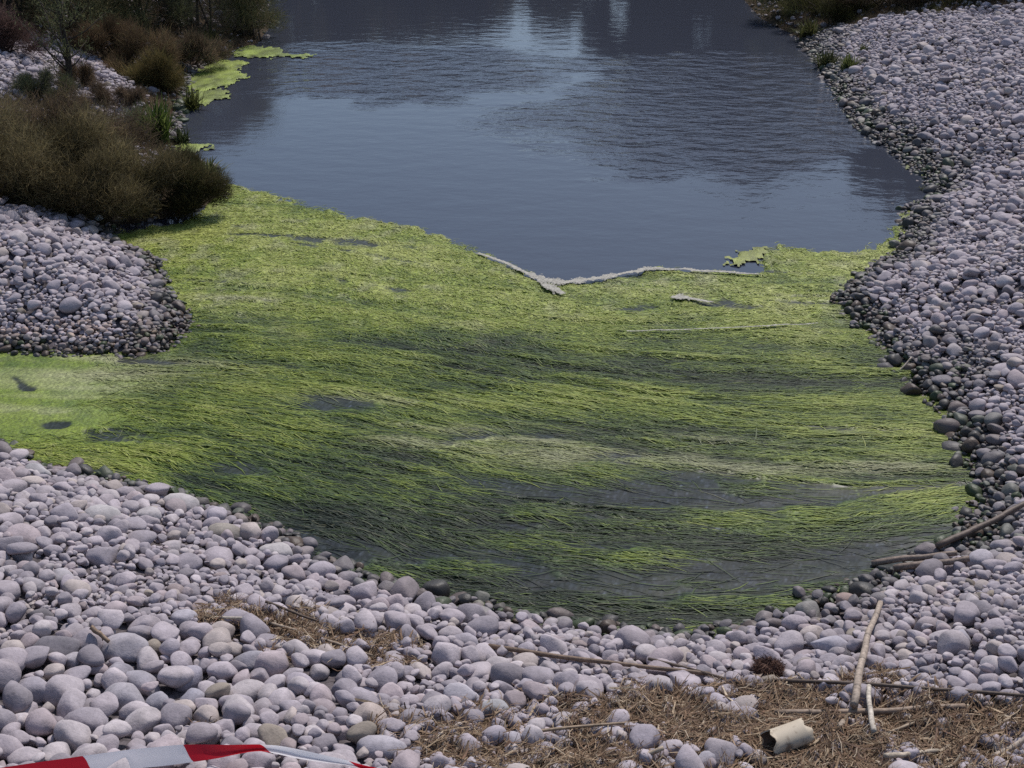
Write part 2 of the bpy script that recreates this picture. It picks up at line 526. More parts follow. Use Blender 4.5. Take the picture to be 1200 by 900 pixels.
def patches(lst):
    o = np.zeros_like(APX)
    for (cx, cy, rx, ry, a) in lst:
        o += a * np.exp(-(((wpx - cx) / rx) ** 2 + ((wpy - cy) / ry) ** 2) ** 1.3)
    return o


film = smooth(215, 70, APX + L3 * 14 + (fbm(AX * 4, AY * 3, 55) - .5) * 90) * smooth(545, 500, APY) * smooth(395, 420, APY)       # smooth scum in the side channel
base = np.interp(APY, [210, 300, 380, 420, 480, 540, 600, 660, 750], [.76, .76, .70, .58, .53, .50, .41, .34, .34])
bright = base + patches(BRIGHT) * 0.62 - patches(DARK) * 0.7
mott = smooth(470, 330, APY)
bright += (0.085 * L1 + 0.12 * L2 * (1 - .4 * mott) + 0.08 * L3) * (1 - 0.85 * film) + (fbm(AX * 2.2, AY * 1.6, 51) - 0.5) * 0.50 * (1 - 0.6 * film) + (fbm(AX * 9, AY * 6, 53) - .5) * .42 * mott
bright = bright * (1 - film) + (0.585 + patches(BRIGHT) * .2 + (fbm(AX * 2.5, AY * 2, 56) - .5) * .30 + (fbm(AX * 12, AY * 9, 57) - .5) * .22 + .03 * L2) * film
wet = patches(WET) + 0.16 * L2 + 0.20 * L3 + 0.06 * L1 + (fbm(AX * 5, AY * 3.5, 61) - 0.5) * 0.75 + 0.04 + smooth(480, 640, APY) * 0.24
lip_zone = smooth(-0.02, -0.35, poly_sd(AX, AY, ground(*np.array(MATPOLY).T)[:, :2]))
wet = np.where(film > 0.5, patches(WET) + 0.05 * L2 - 0.2, wet)
pale = np.clip(.55 * mott * smooth(.58, .74, fbm(AX * 6, AY * 4.5, 58)) + patches(PALE) + 0.25 * L2 * (patches(PALE) > 0.15), 0, 1)
hole = smooth(0.40, 0.66, wet)
stops = np.array([0, .22, .42, .6, .8, 1.0])
ramp = np.array([(0.010, 0.019, 0.009), (0.026, 0.048, 0.012), (0.066, 0.108, 0.018), (0.142, 0.192, 0.022), (0.225, 0.275, 0.034), (0.32, 0.345, 0.085)])


def algae_col(bv, pv):
    c = np.stack([np.interp(bv, stops, ramp[:, k]) for k in range(3)], -1)
    return c * (1 - pv[..., None] * .75) + np.array([0.33, 0.32, 0.19]) * pv[..., None] * .75


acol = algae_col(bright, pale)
speck = np.exp(rng.normal(-.1, .6, AX.shape))          # sky glints on the wet film painted as random speckle, weaker elsewhere
acol = acol * (1 - .92 * hole[..., None]) + np.array([0.014, 0.016, 0.021]) * (.92 * hole * speck)[..., None]
acol = acol * (1 + (np.clip(speck, .5, 2) - 1) * .28 * (1 - hole))[..., None]
az = 0.014 + (0.0035 * L1 + 0.006 * L2 + 0.004 * L3) * (1 - 0.92 * film) * (1 - .9 * np.clip(hole * 1.5, 0, 1)) + (fbm(AX * 2, AY * 2, 71) - .5) * 0.03 * (1 - film) - hole * 0.006
MATG = ground(*np.array(MATPOLY).T)[:, :2]
msd = poly_sd(AX, AY, MATG) + (fbm(AX * 6, AY * 4, 81) - 0.5) * 0.28 + (fbm(AX * 18, AY * 12, 83) - 0.5) * 0.08
az = np.where(msd < -.06, np.maximum(az, .0035 + .0012 * L2), az)
az -= smooth(-0.10, 0.03, msd) * 0.05
inside = msd < 0.02
idx = -np.ones(AX.shape, int)
quad = inside[:-1, :-1] & inside[1:, :-1] & inside[1:, 1:] & inside[:-1, 1:]
use = np.zeros(AX.shape, bool)
use[:-1, :-1] |= quad; use[1:, :-1] |= quad; use[1:, 1:] |= quad; use[:-1, 1:] |= quad
idx[use] = np.arange(use.sum())
V = np.stack([AX[use], AY[use], az[use]], -1)
qi, qj = np.nonzero(quad)
F = np.stack([idx[qi, qj], idx[qi + 1, qj], idx[qi + 1, qj + 1], idx[qi, qj + 1]], -1)
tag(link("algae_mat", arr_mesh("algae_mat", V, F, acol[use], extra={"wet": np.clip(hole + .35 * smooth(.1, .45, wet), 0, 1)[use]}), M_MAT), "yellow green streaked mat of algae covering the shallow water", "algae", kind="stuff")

# combed strands
pool = np.argwhere((msd < -0.005) & (film < 0.9) & (shore_d(AX, AY) < 0.05))
NS = 76000
wgt = (0.07 + (1 - hole[pool[:, 0], pool[:, 1]])) * (1 - .97 * film[pool[:, 0], pool[:, 1]])
pick = pool[rng.choice(len(pool), NS, p=wgt / wgt.sum())]
x = AX[pick[:, 0], pick[:, 1]] + rng.uniform(-.5, .5, NS) * ASX
y = AY[pick[:, 0], pick[:, 1]] + rng.uniform(-.5, .5, NS) * ASY
K = 6
mt = mott[pick[:, 0], pick[:, 1]] + film[pick[:, 0], pick[:, 1]]
leng = rng.uniform(0.06, 0.36, NS) * (1 - .68 * np.clip(mt, 0, 1))
P = np.zeros((NS, K, 3)); S = np.zeros((NS, K, 3))
ang = rng.normal(0, 0.17, NS) * (1 + 2.6 * np.clip(mt, 0, 1)) + np.where(rng.random(NS) < 0.06, rng.normal(0, 0.45, NS), 0)
ca, sa = np.cos(ang), np.sin(ang)
z0 = rng.uniform(0.001, 0.008, NS)
for k in range(K):
    i = np.clip(((x - AX0) / ASX).round().astype(int), 0, AX.shape[0] - 1)
    j = np.clip(((y - AY0) / ASY).round().astype(int), 0, AX.shape[1] - 1)
    t = k / (K - 1)
    P[:, k] = np.stack([x, y, np.maximum(az[i, j], -0.004) + z0 * math.sin(math.pi * min(0.9, 0.12 + t * .8))], -1)
    f = FLOW[i, j]
    fx, fy = f[:, 0] * ca - f[:, 1] * sa, f[:, 0] * sa + f[:, 1] * ca
    S[:, k] = np.stack([-fy, fx, np.zeros(NS)], -1)
    x = x + fx * leng / (K - 1); y = y + fy * leng / (K - 1)
    ang = ang + rng.normal(0, 0.12, NS); ca, sa = np.cos(ang), np.sin(ang)
W = rng.uniform(0.003, 0.0085, NS)[:, None] * np.array([.5, 1, 1, .9, .7, .25])[None]
bb = bright[pick[:, 0], pick[:, 1]] + rng.normal(0.03, 0.15, NS) - .30 * hole[pick[:, 0], pick[:, 1]]
pp = np.clip(pale[pick[:, 0], pick[:, 1]] + np.where(rng.random(NS) < .04, .4, 0), 0, 1)
V, F, C = ribbons(P, W, S, algae_col(bb, pp))
tag(link("algae_strands", arr_mesh("algae_strands", V, F, C), M_ALGAE), "long green algae strands combed by the current over the mat", "algae", kind="stuff")


# floating pads of algae in the pool
def pad(name, pxpoly, label, colr, seed):
    g = ground(*np.array(pxpoly, float).T)[:, :2]
    c = g.mean(0)
    lo, hi = g.min(0) - .15, g.max(0) + .15
    x_, y_ = np.arange(lo[0], hi[0], 0.022), np.arange(lo[1], hi[1], 0.04)
    A, B = np.meshgrid(x_, y_, indexing='ij')
    sd = poly_sd(A, B, g) + (fbm(A * 5, B * 3, seed) - .5) * .38 + (fbm(A * 18, B * 10, seed + 3) - .5) * .34 - .05 + (fbm(A * 34, B * 20, seed + 6) - .5) * .22
    ins = sd < 0.0
    grow = np.zeros_like(ins); grow[np.unravel_index(np.argmin(sd), sd.shape)] = True
    for _ in range(400):                                 # keep the one connected raft
        g2_ = grow.copy()
        g2_[1:] |= grow[:-1]; g2_[:-1] |= grow[1:]; g2_[:, 1:] |= grow[:, :-1]; g2_[:, :-1] |= grow[:, 1:]
        g2_ &= ins
        if (g2_ == grow).all(): break
        grow = g2_
    ins = grow
    q = ins[:-1, :-1] & ins[1:, :-1] & ins[1:, 1:] & ins[:-1, 1:]
    qi, qj = np.nonzero(q)
    n2 = A.shape[1]
    ids = np.stack([qi * n2 + qj, (qi + 1) * n2 + qj, (qi + 1) * n2 + qj + 1, qi * n2 + qj + 1], -1)
    u, inv = np.unique(ids, return_inverse=True)
    z = 0.006 + np.clip(-sd, 0, .12) * .12 + (fbm(A * 12, B * 8, seed + 9) - .5) * 0.02
    V = np.stack([A.ravel()[u] - c[0], B.ravel()[u] - c[1], np.maximum(z.ravel()[u], 0.002)], -1)
    bv = (fbm(A * 7, B * 5, seed + 5)).ravel()[u][:, None]
    me = arr_mesh(name, V, inv.reshape(-1, 4), np.array(colr)[None] * (0.05 + 1.75 * bv))
    o = link(name, me, M_MAT)
    o.location = (c[0], c[1], 0)
    return tag(o, label, "algae", "algae pads floating in the pool")


pad("algae_pad", [(272, 62), (290, 54), (320, 56), (340, 63), (362, 65), (355, 69), (320, 67), (290, 68)], "thin tapering green algae pad reaching farthest into the open pool", (.17, .22, .04), 3)
pad("algae_pad", [(214, 98), (225, 80), (250, 72), (284, 72), (284, 92), (262, 102), (236, 106), (222, 112)], "largest bright green algae pad floating beside the dark shore shrubs", (.19, .235, .04), 5)
pad("algae_pad", [(208, 124), (222, 108), (262, 106), (268, 114), (240, 122)], "narrow algae pad in front of the largest pad by the shore", (.19, .23, .045), 7)
pad("algae_pad", [(198, 176), (206, 168), (246, 169), (250, 175), (226, 180)], "short algae pad between the spiky green plant and the big shrub", (.2, .24, .05), 9)
pad("algae_pad", [(846, 303), (862, 298), (896, 293), (906, 300), (888, 308), (862, 309)], "small ragged algae scrap joined to the mat's far right fringe", (.2, .22, .05), 12)
pad("algae_pad", [(1066, 250), (1070, 238), (1100, 234), (1100, 240), (1084, 250), (1072, 262)], "little algae pad caught in the stony corner of the pool", (.18, .2, .05), 14)
pad("algae_pad", [(1062, 190), (1080, 195), (1090, 205), (1084, 206), (1066, 197)], "sliver of algae along the stones of the far shore", (.17, .19, .05), 15)


# pale dried scum along the lip of the pool
def scum(name, line, label, seed, z=0.034):
    """Flakes and froth dried along a line; each line is one loose crust."""
    r = np.random.default_rng(seed)
    pts = np.array(line, float)
    ln = np.hypot(np.diff(pts[:, 0]), np.diff(pts[:, 1])).sum()
    n = int((pts[:, 2].mean() * ln) * 5 + ln * .6)
    s_ = r.uniform(0, len(pts) - 1, n)
    cx, cy, cw = (np.interp(s_, np.arange(len(pts)), pts[:, k]) for k in range(3))
    cw = cw * (.05 + .75 * vnoise(s_ * 4.0, s_ * 0, seed)) + .12
    g = ground(cx + r.normal(0, 1, n), cy + (fbm(s_ * 1.3, s_ * 0, seed) - .5) * 3.5 + r.normal(0, .30, n) * cw, z)
    g[:, 2] += r.uniform(-.0012, .0012, n)
    c = g.mean(0); c[2] = 0
    th = r.uniform(0, 6.28, n)[:, None] + np.linspace(0, 2 * np.pi, 6, endpoint=False)[None]
    rad_ = (r.uniform(.004, .0095, n))[:, None] * r.uniform(.55, 1.2, (n, 6))
    V = g[:, None] + np.stack([np.cos(th) * rad_ * 1.5, np.sin(th) * rad_, 0 * rad_], -1) - c
    F = (np.arange(n) * 6)[:, None] + np.arange(6)[None]
    C = np.array([.41, .385, .33])[None] * r.uniform(.88, 1.06, n)[:, None]
    o = link(name, arr_mesh(name, V.reshape(-1, 3), F, np.repeat(C, 6, 0), False), M_FOAM)
    o.location = c
    return tag(o, label, "scum", kind="stuff")


scum("scum_line", [(560, 296, .3), (588, 306, 1.6), (615, 319, 4), (636, 328, 15), (662, 331, 13), (690, 327, 8), (720, 323, 6), (745, 318, 4), (752, 317, 2)], "wide pale wedge of dried scum at the lip of the pool", 1)
scum("scum_line", [(746, 318, 2), (756, 314, 5), (790, 315, 3), (818, 316, 2.5), (850, 318, 3), (888, 321, 1.5)], "thin straight pale scum line along the edge of the open water", 3)
scum("scum_line", [(788, 348, 3), (797, 348, 8), (808, 349, 5), (834, 353, 1)], "short pale fleck of scum lying on the green mat", 5, 0.04)
scum("scum_line", [(735, 388, .1), (790, 387, .6), (850, 384, .3), (905, 381, .8), (958, 378, .1)], "long hairline of pale scum crossing the green mat", 7, 0.04)
scum("scum_line", [(636, 334, 6), (648, 337, 12), (660, 343, 4)], "pale tongue of scum spilling off the lip onto the mat", 9, 0.04)

# ------------------------------------------------------------------ pebbles
PROTO = []
ico = None


def ico_arrays(sub):
    import bmesh
    bm = bmesh.new()
    bmesh.ops.create_icosphere(bm, subdivisions=sub, radius=1.0)
    V = np.array([v.co[:] for v in bm.verts]); F = np.array([[v.index for v in f.verts] for f in bm.faces])
    bm.free()
    return V, F


IV, IF = ico_arrays(3)
for k in range(14):
    r = np.random.default_rng(100 + k)
    n = IV.copy()
    disp = np.zeros(len(n))
    for o in range(5):
        q = r.normal(size=3); q /= np.linalg.norm(q)
        disp += r.normal(0, 0.075) * np.sin(n @ q * r.uniform(1.4, 3.0) + r.uniform(0, 6.28))
    for o in range(6):
        q = r.normal(size=3); q /= np.linalg.norm(q)
        disp += r.normal(0, 0.014) * np.sin(n @ q * r.uniform(5, 9) + r.uniform(0, 6.28))
    pv = n * (1 + disp)[:, None]
    for o in range(5):                                   # worn flat facets
        q = r.normal(size=3); q /= np.linalg.norm(q)
        h = pv @ q; lim_ = r.uniform(.58, .82)
        pv -= (np.maximum(h - lim_, 0) * r.uniform(.6, .9))[:, None] * q
    pv /= np.abs(pv).max(0)
    PROTO.append(pv)

HX0, HY0, HS = -9.0, 2.4, 0.02
hx, hy = np.arange(HX0, 12.5, HS), np.arange(HY0, 31, HS)
HXX, HYY = np.meshgrid(hx, hy, indexing='ij')
HM = land(HXX, HYY).astype(np.float64)
GRD = HM.copy()

stones = []      # x, y, z, a, b, c, yaw, tiltx, tilty, proto, r, g, b, dry


def drop(x, y, a, b_, c, yaw, tx, ty, pr, colr, dry, sink=0.30, cands=1):
    best = None
    for q in range(cands):
        xx, yy = (x, y) if q == 0 else (x + random.uniform(-1, 1) * a * 1.5, y + random.uniform(-1, 1) * a * 1.5)
        R = (a + b_) * .5
        i0, i1 = int((xx - R - HX0) / HS), int((xx + R - HX0) / HS) + 2
        j0, j1 = int((yy - R - HY0) / HS), int((yy + R - HY0) / HS) + 2
        if i0 < 0 or j0 < 0 or i1 >= HM.shape[0] or j1 >= HM.shape[1]: continue
        u = HXX[i0:i1, j0:j1] - xx; v = HYY[i0:i1, j0:j1] - yy
        e = (u * u + v * v) / (R * R)
        K = (HM[i0:i1, j0:j1] + c * np.sqrt(np.clip(1 - e, 0, 1)))[e < .85]
        if len(K) < 2: continue
        K.sort()
        hcen = K[int(len(K) * (.72 if sink < .5 else .35))] - c * (.28 if sink < .5 else .25)      # rests on its neighbours, slightly nested
        rel = hcen - GRD[(i0 + i1) // 2, (j0 + j1) // 2]
        if best is None or rel < best[0]: best = (rel, xx, yy, hcen, i0, i1, j0, j1)
    if best is None: return None
    rel, xx, yy, hc, i0, i1, j0, j1 = best
    if sink < .5 and rel > 0.04 + 0.55 * a and rel > c * 1.25: return None
    z = hc
    cy, sy = math.cos(yaw), math.sin(yaw)
    u = HXX[i0:i1, j0:j1] - xx; v = HYY[i0:i1, j0:j1] - yy
    e = ((u * cy + v * sy) / a) ** 2 + ((-u * sy + v * cy) / b_) ** 2
    top = z + c * np.sqrt(np.clip(1 - e, 0, 1))
    sl = HM[i0:i1, j0:j1]
    np.copyto(sl, np.maximum(sl, np.where(e < 1, top, -9)))
    stones.append([xx, yy, z, a, b_, c, yaw, tx, ty, pr, *colr, dry])
    return len(stones) - 1


GREYS = [np.array(v) for v in ((.385, .345, .365), (.42, .38, .395), (.34, .31, .335), (.46, .42, .425), (.29, .265, .285), (.39, .335, .345), (.42, .37, .345))]


def stone_colour(d, px, py):
    c = GREYS[int(rng.choice(7, p=[.27, .2, .18, .11, .09, .09, .06]))] * rng.uniform(.90, 1.16) * np.array([.97, .935, .935])
    u = rng.random()
    if u < .010: c = np.array([.34, .285, .235]) * rng.uniform(.7, 1.1)
    elif u < .018: c = np.array([.31, .25, .245])
    dry = 1.0
    # stones standing at the waterline are wet, stained and weedy
    wl = 0.06 + 1.5 * float(fbm(px * .012, py * .02, 91)) ** 2 * (1.0 if px > 940 else ((.95 if px > 140 and py < 402 else .22) if px < 230 and py < 420 else .15))
    if px > 900 and py < 240: wl *= 1.4
    w = 1 - min(1, max(0, (d - 0.02) / wl)) ** 1.1
    if w > 0.05:
        stain = np.array([.055, .05, .045]) if rng.random() < .7 else np.array([.09, .065, .05])
        if rng.random() < .2: stain = np.array([.05, .065, .03])
        k = min(1, w * rng.uniform(.5, 1.6))
        c = c * (1 - k) + stain * k
        dry = 1 - .7 * k
    if px < 230 and 380 < py < 420 and rng.random() < .5: c = c * np.array([1, .9, .78])
    return c, dry


# stones one can name: centre in the photograph, width in px, b/a, c/a, yaw, colour, label
HEROES = [
    (66, 769, 60, .82, .66, .2, (.20, .18, .195), "big dark grey egg-shaped stone lying alone above the tape's red end"),
    (434, 843, 52, .9, .8, .5, (.42, .345, .31), "large pinkish tan rounded stone beside the straw"),
    (321, 646, 46, .7, .55, .1, (.46, .42, .41), "pale oval stone lying at the edge of the dark weed"),
    (264, 625, 46, .7, .55, -.2, (.33, .29, .25), "brownish oval stone touching the weed beside a pale oval one"),
    (447, 880, 62, .62, .55, -.1, (.40, .365, .39), "long pale grey stone just behind the end of the barrier tape"),
    (548, 754, 50, .6, .5, .1, (.37, .33, .36), "flat elongated grey stone where the long thin stick begins"),
    (714, 859, 50, .55, .45, 0, (.43, .39, .42), "flat pale stone half sunk in the straw litter"),
    (660, 871, 34, .7, .6, 0, (.41, .38, .42), "small pale stone sunk in straw near the flat pale one"),
    (145, 762, 62, .75, .6, -.4, (.37, .335, .355), "broad pale stone beside the big dark egg-shaped one"),
    (222, 797, 42, .75, .7, .9, (.34, .31, .35), "smooth egg-shaped grey stone above the tape's red stretch"),
    (226, 826, 38, .95, .8, .2, (.32, .30, .335), "blunt square-topped grey stone next to a brown straw wisp"),
    (190, 824, 38, .9, .8, .3, (.33, .31, .34), "upright rounded grey stone beside the blunt square-topped one"),
    (140, 790, 44, .75, .7, .4, (.33, .30, .33), "rounded grey stone leaning below the broad pale one"),
    (168, 800, 48, .7, .6, -.5, (.36, .33, .36), "tilted wedge of grey stone between two egg-shaped ones"),
    (40, 812, 50, .75, .7, .2, (.35, .315, .345), "squat grey stone with a shaded front near the left edge"),
    (148, 822, 56, .75, .7, -.2, (.38, .345, .365), "bulky pale stone in the pile behind the white tape"),
    (85, 775, 30, .8, .7, .2, (.36, .33, .35), "small stone wedged against the big dark egg-shaped one"),
    (290, 776, 48, .6, .5, .05, (.34, .315, .345), "smooth lens-shaped grey stone below the small straw patch"),
    (214, 727, 40, .7, .6, .1, (.37, .34, .37), "oval grey stone at the tip of the pale straw stalk"),
    (50, 725, 44, .65, .6, -.3, (.19, .17, .18), "dark low stone on the slope of small shingle"),
    (72, 680, 36, .85, .7, 0, (.40, .365, .38), "rounded pale stone alone on the upper shingle slope"),
    (38, 688, 32, .8, .7, .3, (.33, .295, .31), "darker round stone in small shingle near the weed"),
    (600, 868, 36, .7, .6, .1, (.39, .36, .39), "pale grey stone at the near edge of the straw"),
    (545, 820, 52, .8, .7, .3, (.42, .385, .41), "large pale stone behind the straw with a bright top"),
    (580, 833, 40, .8, .7, -.2, (.34, .325, .33), "grey rounded stone touching the large pale one by the straw"),
    (978, 760, 58, .6, .55, -.35, (.40, .37, .41), "long pale stone beside the upright cane"),
    (992, 705, 32, .9, .8, 0, (.30, .225, .20), "reddish brown round stone at the tip of the upright cane"),
    (1147, 660, 36, .9, .8, .3, (.40, .36, .385), "pale rounded stone at the end of the paired sticks"),
    (1125, 750, 34, .8, .8, 1.2, (.39, .36, .39), "upright egg-shaped stone among small cobbles beyond the cane"),
    (1087, 733, 34, .8, .7, .2, (.33, .28, .29), "dusky rounded stone beside the upright egg-shaped one"),
    (825, 815, 34, .85, .75, .2, (.36, .33, .36), "round grey stone between thin stick and dried leaf clump"),
    (862, 827, 32, .7, .6, .1, (.37, .34, .42), "bluish oval stone below the dried leaf clump"),
    (828, 893, 34, .8, .7, .1, (.38, .35, .38), "round pale stone in straw at the bottom edge below the tube"),
    (784, 893, 28, .8, .7, .1, (.38, .35, .38), "small pale stone in straw beside the split pale stick"),
    (120, 606, 44, .85, .7, .2, (.45, .415, .41), "pale domed stone at the water's edge by yellow scum"),
    (48, 560, 36, .8, .65, .2, (.44, .41, .41), "whitish stone highest on the near bank by yellow scum"),
    (172, 605, 36, .8, .65, .1, (.43, .39, .39), "pale stone at the dark weed's edge next to two alike"),
    (212, 592, 44, .8, .65, .1, (.42, .38, .375), "wide pink-grey stone against the dark weed"),
    (115, 258, 12, .8, .7, .1, (.62, .60, .56), "single white stone at the foot of the big shrub"),
    (1060, 668, 26, .7, .6, .1, (.44, .40, .41), "pale flat stone beneath the paired sticks"),
]


def px_scale(p):
    return FPX / project(p[0], p[1], p[2])[2]


hero_idx = {}
for (px, py, wpx_, rb, rc, yaw, colr, lab) in HEROES:
    pt = hit(px, py + 6 if py > 560 else py)
    a = wpx_ * 0.5 / px_scale(pt)
    k = drop(pt[0], pt[1], a, a * rb, a * rc, yaw, random.uniform(-.15, .15), random.uniform(-.15, .15), random.randrange(14), np.array(colr), 1.0, sink=0.55)
    if k is not None: hero_idx[k] = lab

# the rest: big ones first, small ones then settle into the gaps
N_TRY = 800000
cx = rng.uniform(-7.5, 11.5, N_TRY); cy = rng.uniform(2.6, 29.5, N_TRY)
cd = shore_d(cx, cy); cz = land(cx, cy, cd)
qx, qy, qd = project(cx, cy, cz)
ok = (cd > -0.10) & (cd < 9) & (qx > -330) & (qx < 1530) & (qy > -25) & (qy < 1050)
veg = (in_poly(qx, qy, VEG_L) & ~in_poly(qx, qy, BARE_L1)) | in_poly(qx, qy, VEG_R)
ok &= ~(veg & (rng.random(N_TRY) < .96))
strw = in_poly(qx, qy, STRAW_B)
ok &= ~(strw & (rng.random(N_TRY) < np.where(fbm(cx * 3.2, cy * 3.2, 19) < .42, .68, .90)))
strwa = in_poly(qx, qy, STRAW_A)
ok &= ~(strwa & (rng.random(N_TRY) < .88))
ok &= ~((qx > 876) & (qx < 952) & (qy > 838) & (qy < 905))
ok &= ~((cd < 0.06) & (cy < 17) & (rng.random(N_TRY) < .45))
keep = np.nonzero(ok)[0]
base_r = np.where(cy > 14, 0.0245, np.where(qx > 900, .0235, np.where((qx < 230) & (qy < 430), .024, np.where(qx > 480, .026, .0285))))
shingle = np.exp(-(((qx - 120) / 130) ** 2 + ((qy - 690) / 40) ** 2))
bigs = np.exp(-(((qx - 120) / 220) ** 2 + ((qy - 830) / 70) ** 2))
rad = base_r * np.exp(rng.normal(0, .50, N_TRY)) * (1 - .35 * shingle + .75 * bigs)
rad = np.clip(rad, .014, .10)
rad = np.where((qx < 230) & (qy > 380) & (qy < 420), np.minimum(rad, .04), rad)
# thin out by size so that the cover stays even
cell = {}
rng.shuffle(keep)
area_done = np.zeros((int(22 / .25) + 1, int(30 / .25) + 1))
taken = []
for i in keep:
    ci, cj = int((cx[i] + 8) / .25), int(cy[i] / .25)
    lim = 1.9 if cy[i] < 14 else 1.5
    if area_done[ci, cj] > lim * .0625: continue
    area_done[ci, cj] += math.pi * rad[i] ** 2 * .8
    taken.append(i)
taken = np.array(taken)
for i in taken[np.argsort(-rad[taken] * rng.uniform(.6, 1.4, len(taken)))]:
    r_ = rad[i]
    rb, rc = random.uniform(.6, .98), random.uniform(.42, .82)
    colr, dry = stone_colour(cd[i], qx[i], qy[i])
    drop(cx[i], cy[i], r_, r_ * rb, r_ * min(rc, rb), random.uniform(0, 3.14), random.gauss(0, .22), random.gauss(0, .22), random.randrange(14), colr, dry,
         sink=.28, cands=5 if r_ < .05 else 3)
# a band of weedy dark stones along the stepped corner of the right-hand shore and round the left spit
ST = np.array(stones)
print("stones", len(ST))

# which stones show largest in the photograph
spx, spy, sdep = project(ST[:, 0], ST[:, 1], ST[:, 2])
size_px = FPX / sdep * np.sqrt(ST[:, 3] * ST[:, 4])
topz = bil(HM, HX0, HY0, HS, HS, ST[:, 0], ST[:, 1])
vis = (topz < ST[:, 2] + ST[:, 5] * 1.03 + .004) & (spx > 4) & (spx < 1196) & (spy > 2) & (spy < 890)
rank = np.where(vis, size_px, 0)
for k in hero_idx: rank[k] = 1e6
order = np.argsort(-rank)
chosen = [int(k) for k in order[:300]]

stone_meshes = []
for k, pv in enumerate(PROTO):
    me = arr_mesh("stone", pv, IF)
    me.materials.append(M_STONE)
    stone_meshes.append(me)

# how a stone reads beside the things that can be found: nearest landmark, side, tone, shape
LAND = [(45, 893, "the red end of the tape"), (150, 882, "the white stretch of tape"), (255, 876, "the red middle of the tape"), (370, 885, "the twisted white tape end"),
        (66, 769, "the big dark egg-shaped stone"), (434, 843, "the large pinkish tan stone"), (321, 646, "the pale oval stone by the weed"), (548, 754, "the flat stone at the stick's start"),
        (545, 820, "the large pale stone behind the straw"), (222, 797, "the smooth egg-shaped stone"), (290, 776, "the lens-shaped stone"), (50, 725, "the dark low stone"),
        (120, 606, "the pale domed stone by the scum"), (212, 592, "the wide pink-grey stone"), (370, 745, "the small straw patch"), (714, 859, "the flat stone in the straw"),
        (720, 775, "the long thin brown stick"), (620, 735, "the weed's near edge"), (862, 800, "the dried leaf clump"), (920, 868, "the broken tube"), (1015, 765, "the upright cane"),
        (978, 760, "the long pale stone by the cane"), (992, 705, "the reddish brown stone"), (1100, 655, "the paired sticks"), (1150, 610, "the slanting stick"), (1125, 750, "the upright egg-shaped stone"),
        (1080, 812, "the long dark stick on the cobbles"), (1130, 860, "the straw by the frame's edge"), (1150, 480, "the dark wet shore stones"), (100, 370, "the spit between channel and weed"), (820, 740, "the bright weed by the near bank"),
        (170, 690, "the fine shingle slope"), (480, 720, "the dark weed of the near bank"), (1160, 710, "the cobbles past the cane")]
ORD = ["largest", "second largest", "third largest", "fourth largest", "fifth largest", "sixth largest", "seventh largest", "eighth largest", "ninth largest", "tenth largest"]
descr = {}
for k in chosen:
    if k in hero_idx: continue
    s = ST[k]
    L = np.array([(l[0], l[1]) for l in LAND], float)
    dd = np.hypot(L[:, 0] - spx[k], (L[:, 1] - spy[k]) * 1.3)
    li = int(dd.argmin())
    dx, dy = spx[k] - L[li, 0], (spy[k] - L[li, 1]) * 1.3
    rel = "left of" if dx < -abs(dy) else "right of" if dx > abs(dy) else "behind" if dy < 0 else "in front of"
    lum = s[10:13].mean()
    tone = "pale" if lum > .395 else "dark" if lum < .30 else "mid grey"
    if s[10] > s[12] * 1.15: tone = "brownish"
    if s[13] < .75: tone = "wet dark"
    shape = "round" if s[4] / s[3] > .85 else "oval" if s[5] / s[3] > .58 else "flat"
    descr.setdefault(f"{tone} {shape} stone {rel} {LAND[li][2]}", []).append(k)
labels = {}
for text, ks in descr.items():
    ks.sort(key=lambda q: -size_px[q])
    for n, k in enumerate(ks):
        labels[k] = text if len(ks) == 1 else (ORD[min(n, 9)] + " " + text)
for k in chosen:
    s = ST[k]
    o = bpy.data.objects.new("stone", stone_meshes[int(s[9])])
    COL.objects.link(o)
    o.location = s[0:3]; o.scale = s[3:6]; o.rotation_euler = (s[7], s[8], s[6])
    o.color = (s[10], s[11], s[12], s[13])
    tag(o, hero_idx.get(k) or labels[k], "stone", "rounded stones on the banks")

rest = np.ones(len(ST), bool); rest[chosen] = False
R_ = ST[rest]
me = bpy.data.meshes.new("pebble_bank")
me.vertices.add(len(R_))
me.vertices.foreach_set("co", R_[:, 0:3].astype(np.float32).ravel())
for nm, typ, dat, key in (("rot", 'FLOAT_VECTOR', R_[:, [7, 8, 6]], "vector"), ("scl", 'FLOAT_VECTOR', R_[:, 3:6], "vector"), ("tint", 'FLOAT_COLOR', R_[:, 10:14], "color")):
    me.attributes.new(nm, typ, 'POINT').data.foreach_set(key, np.ascontiguousarray(dat, np.float32).ravel())
me.attributes.new("pick", 'INT', 'POINT').data.foreach_set("value", R_[:, 9].astype(np.int32))
pc = bpy.data.collections.new("pebble_shapes")
for k, pv in enumerate(PROTO):
    mm_ = arr_mesh("pebble_shape", pv, IF); mm_.materials.append(M_STONE_I)
    pc.objects.link(bpy.data.objects.new("pebble_shape", mm_))
bank = link("pebble_bank", me)
ng = bpy.data.node_groups.new("pebble_scatter", 'GeometryNodeTree')
ng.interface.new_socket("Geometry", in_out='INPUT', socket_type='NodeSocketGeometry')
ng.interface.new_socket("Geometry", in_out='OUTPUT', socket_type='NodeSocketGeometry')
gi, go = ng.nodes.new("NodeGroupInput"), ng.nodes.new("NodeGroupOutput")
ci_ = ng.nodes.new("GeometryNodeCollectionInfo"); ci_.inputs["Collection"].default_value = pc
ci_.inputs["Separate Children"].default_value = True; ci_.inputs["Reset Children"].default_value = True
ip = ng.nodes.new("GeometryNodeInstanceOnPoints"); ip.inputs["Pick Instance"].default_value = True


